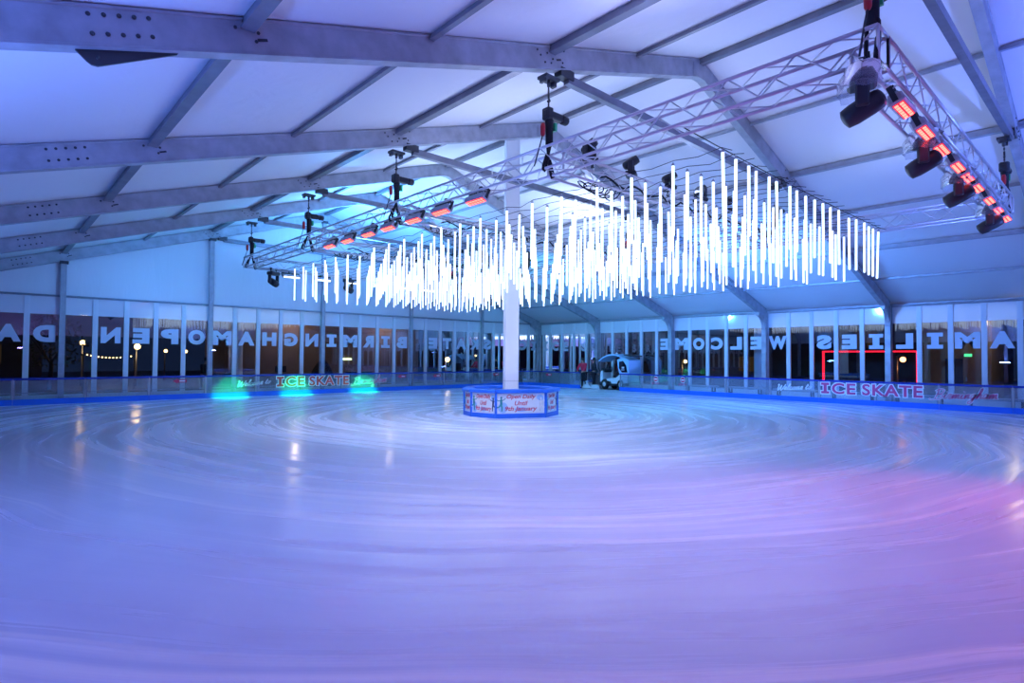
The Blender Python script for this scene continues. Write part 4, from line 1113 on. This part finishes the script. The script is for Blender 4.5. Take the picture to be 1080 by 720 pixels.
lamp(87, 361.5, 16.0, M['lampy'], .16, 'amber street lamp in the blank window beside the reversed N', 'g', 80, AM)
lamp(174, 370, 22.0, M['lampy'], .12, 'small amber street lamp below the reversed P', 'g', 0, AM)
lamp(195, 370.5, 22.0, M['lampy'], .12, 'small amber street lamp below the reversed O', 'g', 0, AM)
lamp(224.5, 370, 15.0, M['lampy'], .12, 'small amber street lamp below the reversed M beside the grey post', 'g', 60, AM)
lamp(500, 375, 16.0, M['lampy'], .10, 'small amber street lamp in the reversed K window', 'g', 0, AM)
lamp(719.5, 381, 9.0, M['lampy'], .12, 'amber street lamp seen through the reversed side-wall M', 'e', 40, AM)
lamp(946, 379, 6.0, M['orangelamp'], .13, 'bright orange lamp inside the red-lit gateway', 'e', 40, (1, .35, .12))
lamp(577, 378, 7.0, M['lampy'], .13, 'amber lamp shining on leaves by the wall corner', 'e', 120, (1, .8, .35))
# festoon of small bulbs across the square
p0, p1 = at(88, 372, Y=9), at(142, 374, Y=9)
fs_ = empty('festoon_lights', p0, 0, 'string of small warm bulbs outside the reversed letters N and E', 'string lights')
pts = [q - p0 for q in sag(p0, p1, .15, 14)]
mb = MB(); mb.path(pts, .015, 5); mb.path([pts[0], (0, 0, -p0.z - .12)], .03, 6); mb.path([pts[-1], (pts[-1].x, pts[-1].y, -p0.z - .12)], .03, 6); mb.build('wire', M['black'], fs_)
for q in pts[1:-1]:
    mb = MB(); mb.ball(q - V((0, 0, .05)), .032, 6); mb.build('bulb', M['lampy'], fs_)
# shrubs / trees outside
def tree(x, y, h, lab, r=1.0, seed=1):
    rnd = random.Random(seed); t = empty('tree', (x, y, -.12), 0, lab, 'tree')
    mb = MB(); mb.path([(0, 0, 0), (.05, .03, h * .3), (-.03, 0, h * .55)], [.12, .09, .05], 8)
    for k in range(6):
        a = rnd.uniform(0, 6.28); mb.path([(0, 0, h * .35), (r * .6 * cos(a), r * .6 * sin(a), h * .7)], [.04, .015], 5)
    mb.build('trunk', M['navycloth'], t)
    mb = MB()
    for k in range(420):
        a = rnd.uniform(0, 6.28); z = rnd.uniform(.3, 1) ; rr = r * sqrt(rnd.random()) * (1.15 - abs(z - .6) * 1.3)
        c_ = V((rr * cos(a), rr * sin(a), z * h)); s = .12
        u = V((rnd.uniform(-1, 1), rnd.uniform(-1, 1), rnd.uniform(-1, 1))).normalized(); w = u.orthogonal().normalized()
        mb.add([c_ + u * s, c_ + w * s * .5, c_ - u * s, c_ - w * s * .5], [(0, 1, 2, 3)])
    mb.build('foliage', M['leaf'], t)
tree(5.5, -3.2, 3.6, 'dark leafy tree lit by an amber lamp beyond the wall corner', 1.4, 2)
tree(-24.5, 12, 4.0, 'dark leafy tree across the square outside the reversed word open', 1.5, 3)
tree(-28.6, 10, 3.6, 'dark leafy tree outside the reversed letter N', 1.3, 4)

# ------------------------------------------------------------------ lights
def point(loc, e, col, r=.2):
    ld = bpy.data.lights.new('lamp', 'POINT'); ld.energy = e; ld.color = col; ld.shadow_soft_size = r
    o = bpy.data.objects.new('lamp', ld); COL.objects.link(o); o.location = loc; return o
def spot(loc, tgt, e, col, ang=60, blend=.8, r=.12):
    ld = bpy.data.lights.new('beam', 'SPOT'); ld.energy = e; ld.color = col; ld.spot_size = math.radians(ang); ld.spot_blend = blend; ld.shadow_soft_size = r
    o = bpy.data.objects.new('beam', ld); COL.objects.link(o); o.location = loc
    o.rotation_euler = (V(tgt) - V(loc)).to_track_quat('-Z', 'Y').to_euler(); return o
def area(loc, tgt, e, col, size):
    ld = bpy.data.lights.new('beam', 'AREA'); ld.energy = e; ld.color = col; ld.shape = 'DISK'; ld.size = size
    o = bpy.data.objects.new('beam', ld); COL.objects.link(o); o.location = loc
    o.rotation_euler = (V(tgt) - V(loc)).to_track_quat('-Z', 'Y').to_euler(); return o
FILL_LAMPS = [  # added fill lamps without fixtures: kind, place, target, RGB watts, size or cone
 ('A', (-15.4, -20.0, 5.6), (-15.4, -20.0, 9), (19, 24, 35), .8),
 ('A', (-20.0, -22.5, 5.6), (-20.0, -22.5, 9), (13, 15, 29), .8),
 ('A', (-18.0, -17.0, 5.05), (-18.0, -17.0, 9), (26, 28, 40), .8),
 ('A', (-10.8, -22.5, 5.6), (-10.8, -22.5, 9), (6, 8, 12), .8),
 ('A', (-10.8, -13.0, 5.6), (-10.8, -13.0, 9), (57, 67, 97), .8),
 ('A', (-15.4, -10.0, 5.6), (-15.4, -10.0, 9), (51, 67, 103), .8),
 ('A', (-15.4, -4.6, 5.6), (-15.4, -4.6, 9), (85, 377, 963), .8),
 ('A', (-25.0, -29.3, 2.2), (-25.0, -28.5, 9), (18, 12, 61), .6),  # from here unseen up-lights along the walls, added as fill
 ('A', (-12.0, -29.3, 2.2), (-12.0, -28.5, 9), (69, 130, 544), .6),
 ('A', (-29.3, -20.0, 1.6), (-28.5, -20.0, 9), (40, 96, 385), .6),
 ('A', (-29.3, -8.0, 1.6), (-28.5, -8.0, 9), (7, 21, 83), .6),
 ('A', (-1.2, -9.0, 1.0), (-3.0, -9.0, 9), (1, 2, 7), .6),
 ('A', (-1.2, -19.0, 1.0), (-3.0, -19.0, 9), (0, 0, 0), .6),
 ('S', (-13.5, -29.0, 5.0), (-20.6, -25.6, 0), (1650, 110, 560), 70),  # unseen pink light added behind the camera
 ('S', (-20.7, -23.4, 4.6), (-21.3, -21.5, 0), (190, 179, 365), 120),
 ('S', (-20.2, -20.0, 4.4), (-18.0, -18.0, 0), (295, 318, 454), 110),
 ('S', (-19.3, -15.5, 4.9), (-17.5, -14.0, 0), (419, 452, 645), 140),
 ('S', (-11.2, -16.0, 4.9), (-10.5, -15.0, 0), (55, 329, 549), 140),
 ('A', (-29.2, -23.5, 1.2), (-25.5, -19.5, 6), (0, 0, 0), .6),
 ('S', (-22.0, -4.2, 4.5), (-22.5, 0.0, 4.0), (27, 110, 291), 155),
 ('S', (-12.5, -4.2, 4.5), (-12.0, 0.0, 4.0), (0, 0, 0), 155),
 ('S', (-10.2, -17.0, 4.6), (0.0, -17.0, 2.4), (252, 936, 3018), 130),
 ('S', (-10.2, -8.0, 4.6), (0.0, -6.0, 2.4), (125, 675, 1319), 130),
 ('S', (-20.1, -18.6, 4.6), (-14.95, -13.55, 1.6), (26, 31, 44), 24),  # beam added to brighten the white pole
 ('S', (-18.0, -20.1, 4.6), (-14.95, -13.55, 1.6), (0, 0, 0), 24),
]
for i, (kd, loc, tgt, e, c) in enumerate(FILL_LAMPS):
    mx = max(max(e), 1e-6); cl = tuple(v / mx for v in e)
    o = point(loc, mx, cl, c) if kd == 'P' else spot(loc, tgt, mx, cl, c, 1.0) if kd == 'S' else area(loc, tgt, mx, cl, c)
    o.name = 'fill_lamp.%03d' % i

for gs in GREEN:
    o = spot((-gs, -4.85, 4.75), (-gs, -1.05, .0), 900, (.0, 1.0, .28), 16, .7, .05); o.data.energy = 6500; o.name = 'green_beam'
w = bpy.data.worlds.new('night'); sc.world = w; w.use_nodes = True
bg = w.node_tree.nodes['Background']; bg.inputs[0].default_value = (.006, .012, .035, 1); bg.inputs[1].default_value = 1.0

# ------------------------------------------------------------------ render look
sc.view_settings.view_transform = 'Standard'; sc.view_settings.look = 'None'
sc.view_settings.exposure = 0.16; sc.view_settings.gamma = 1.0; sc.view_settings.use_curve_mapping = False
try:
    cy_ = sc.cycles; cy_.use_denoising = True; cy_.max_bounces = 7; cy_.diffuse_bounces = 4; cy_.glossy_bounces = 4; cy_.transparent_max_bounces = 12
    cy_.sample_clamp_indirect = 6.0; cy_.sample_clamp_direct = 0.0; cy_.caustics_reflective = False; cy_.caustics_refractive = False; cy_.use_light_tree = True
except Exception: pass
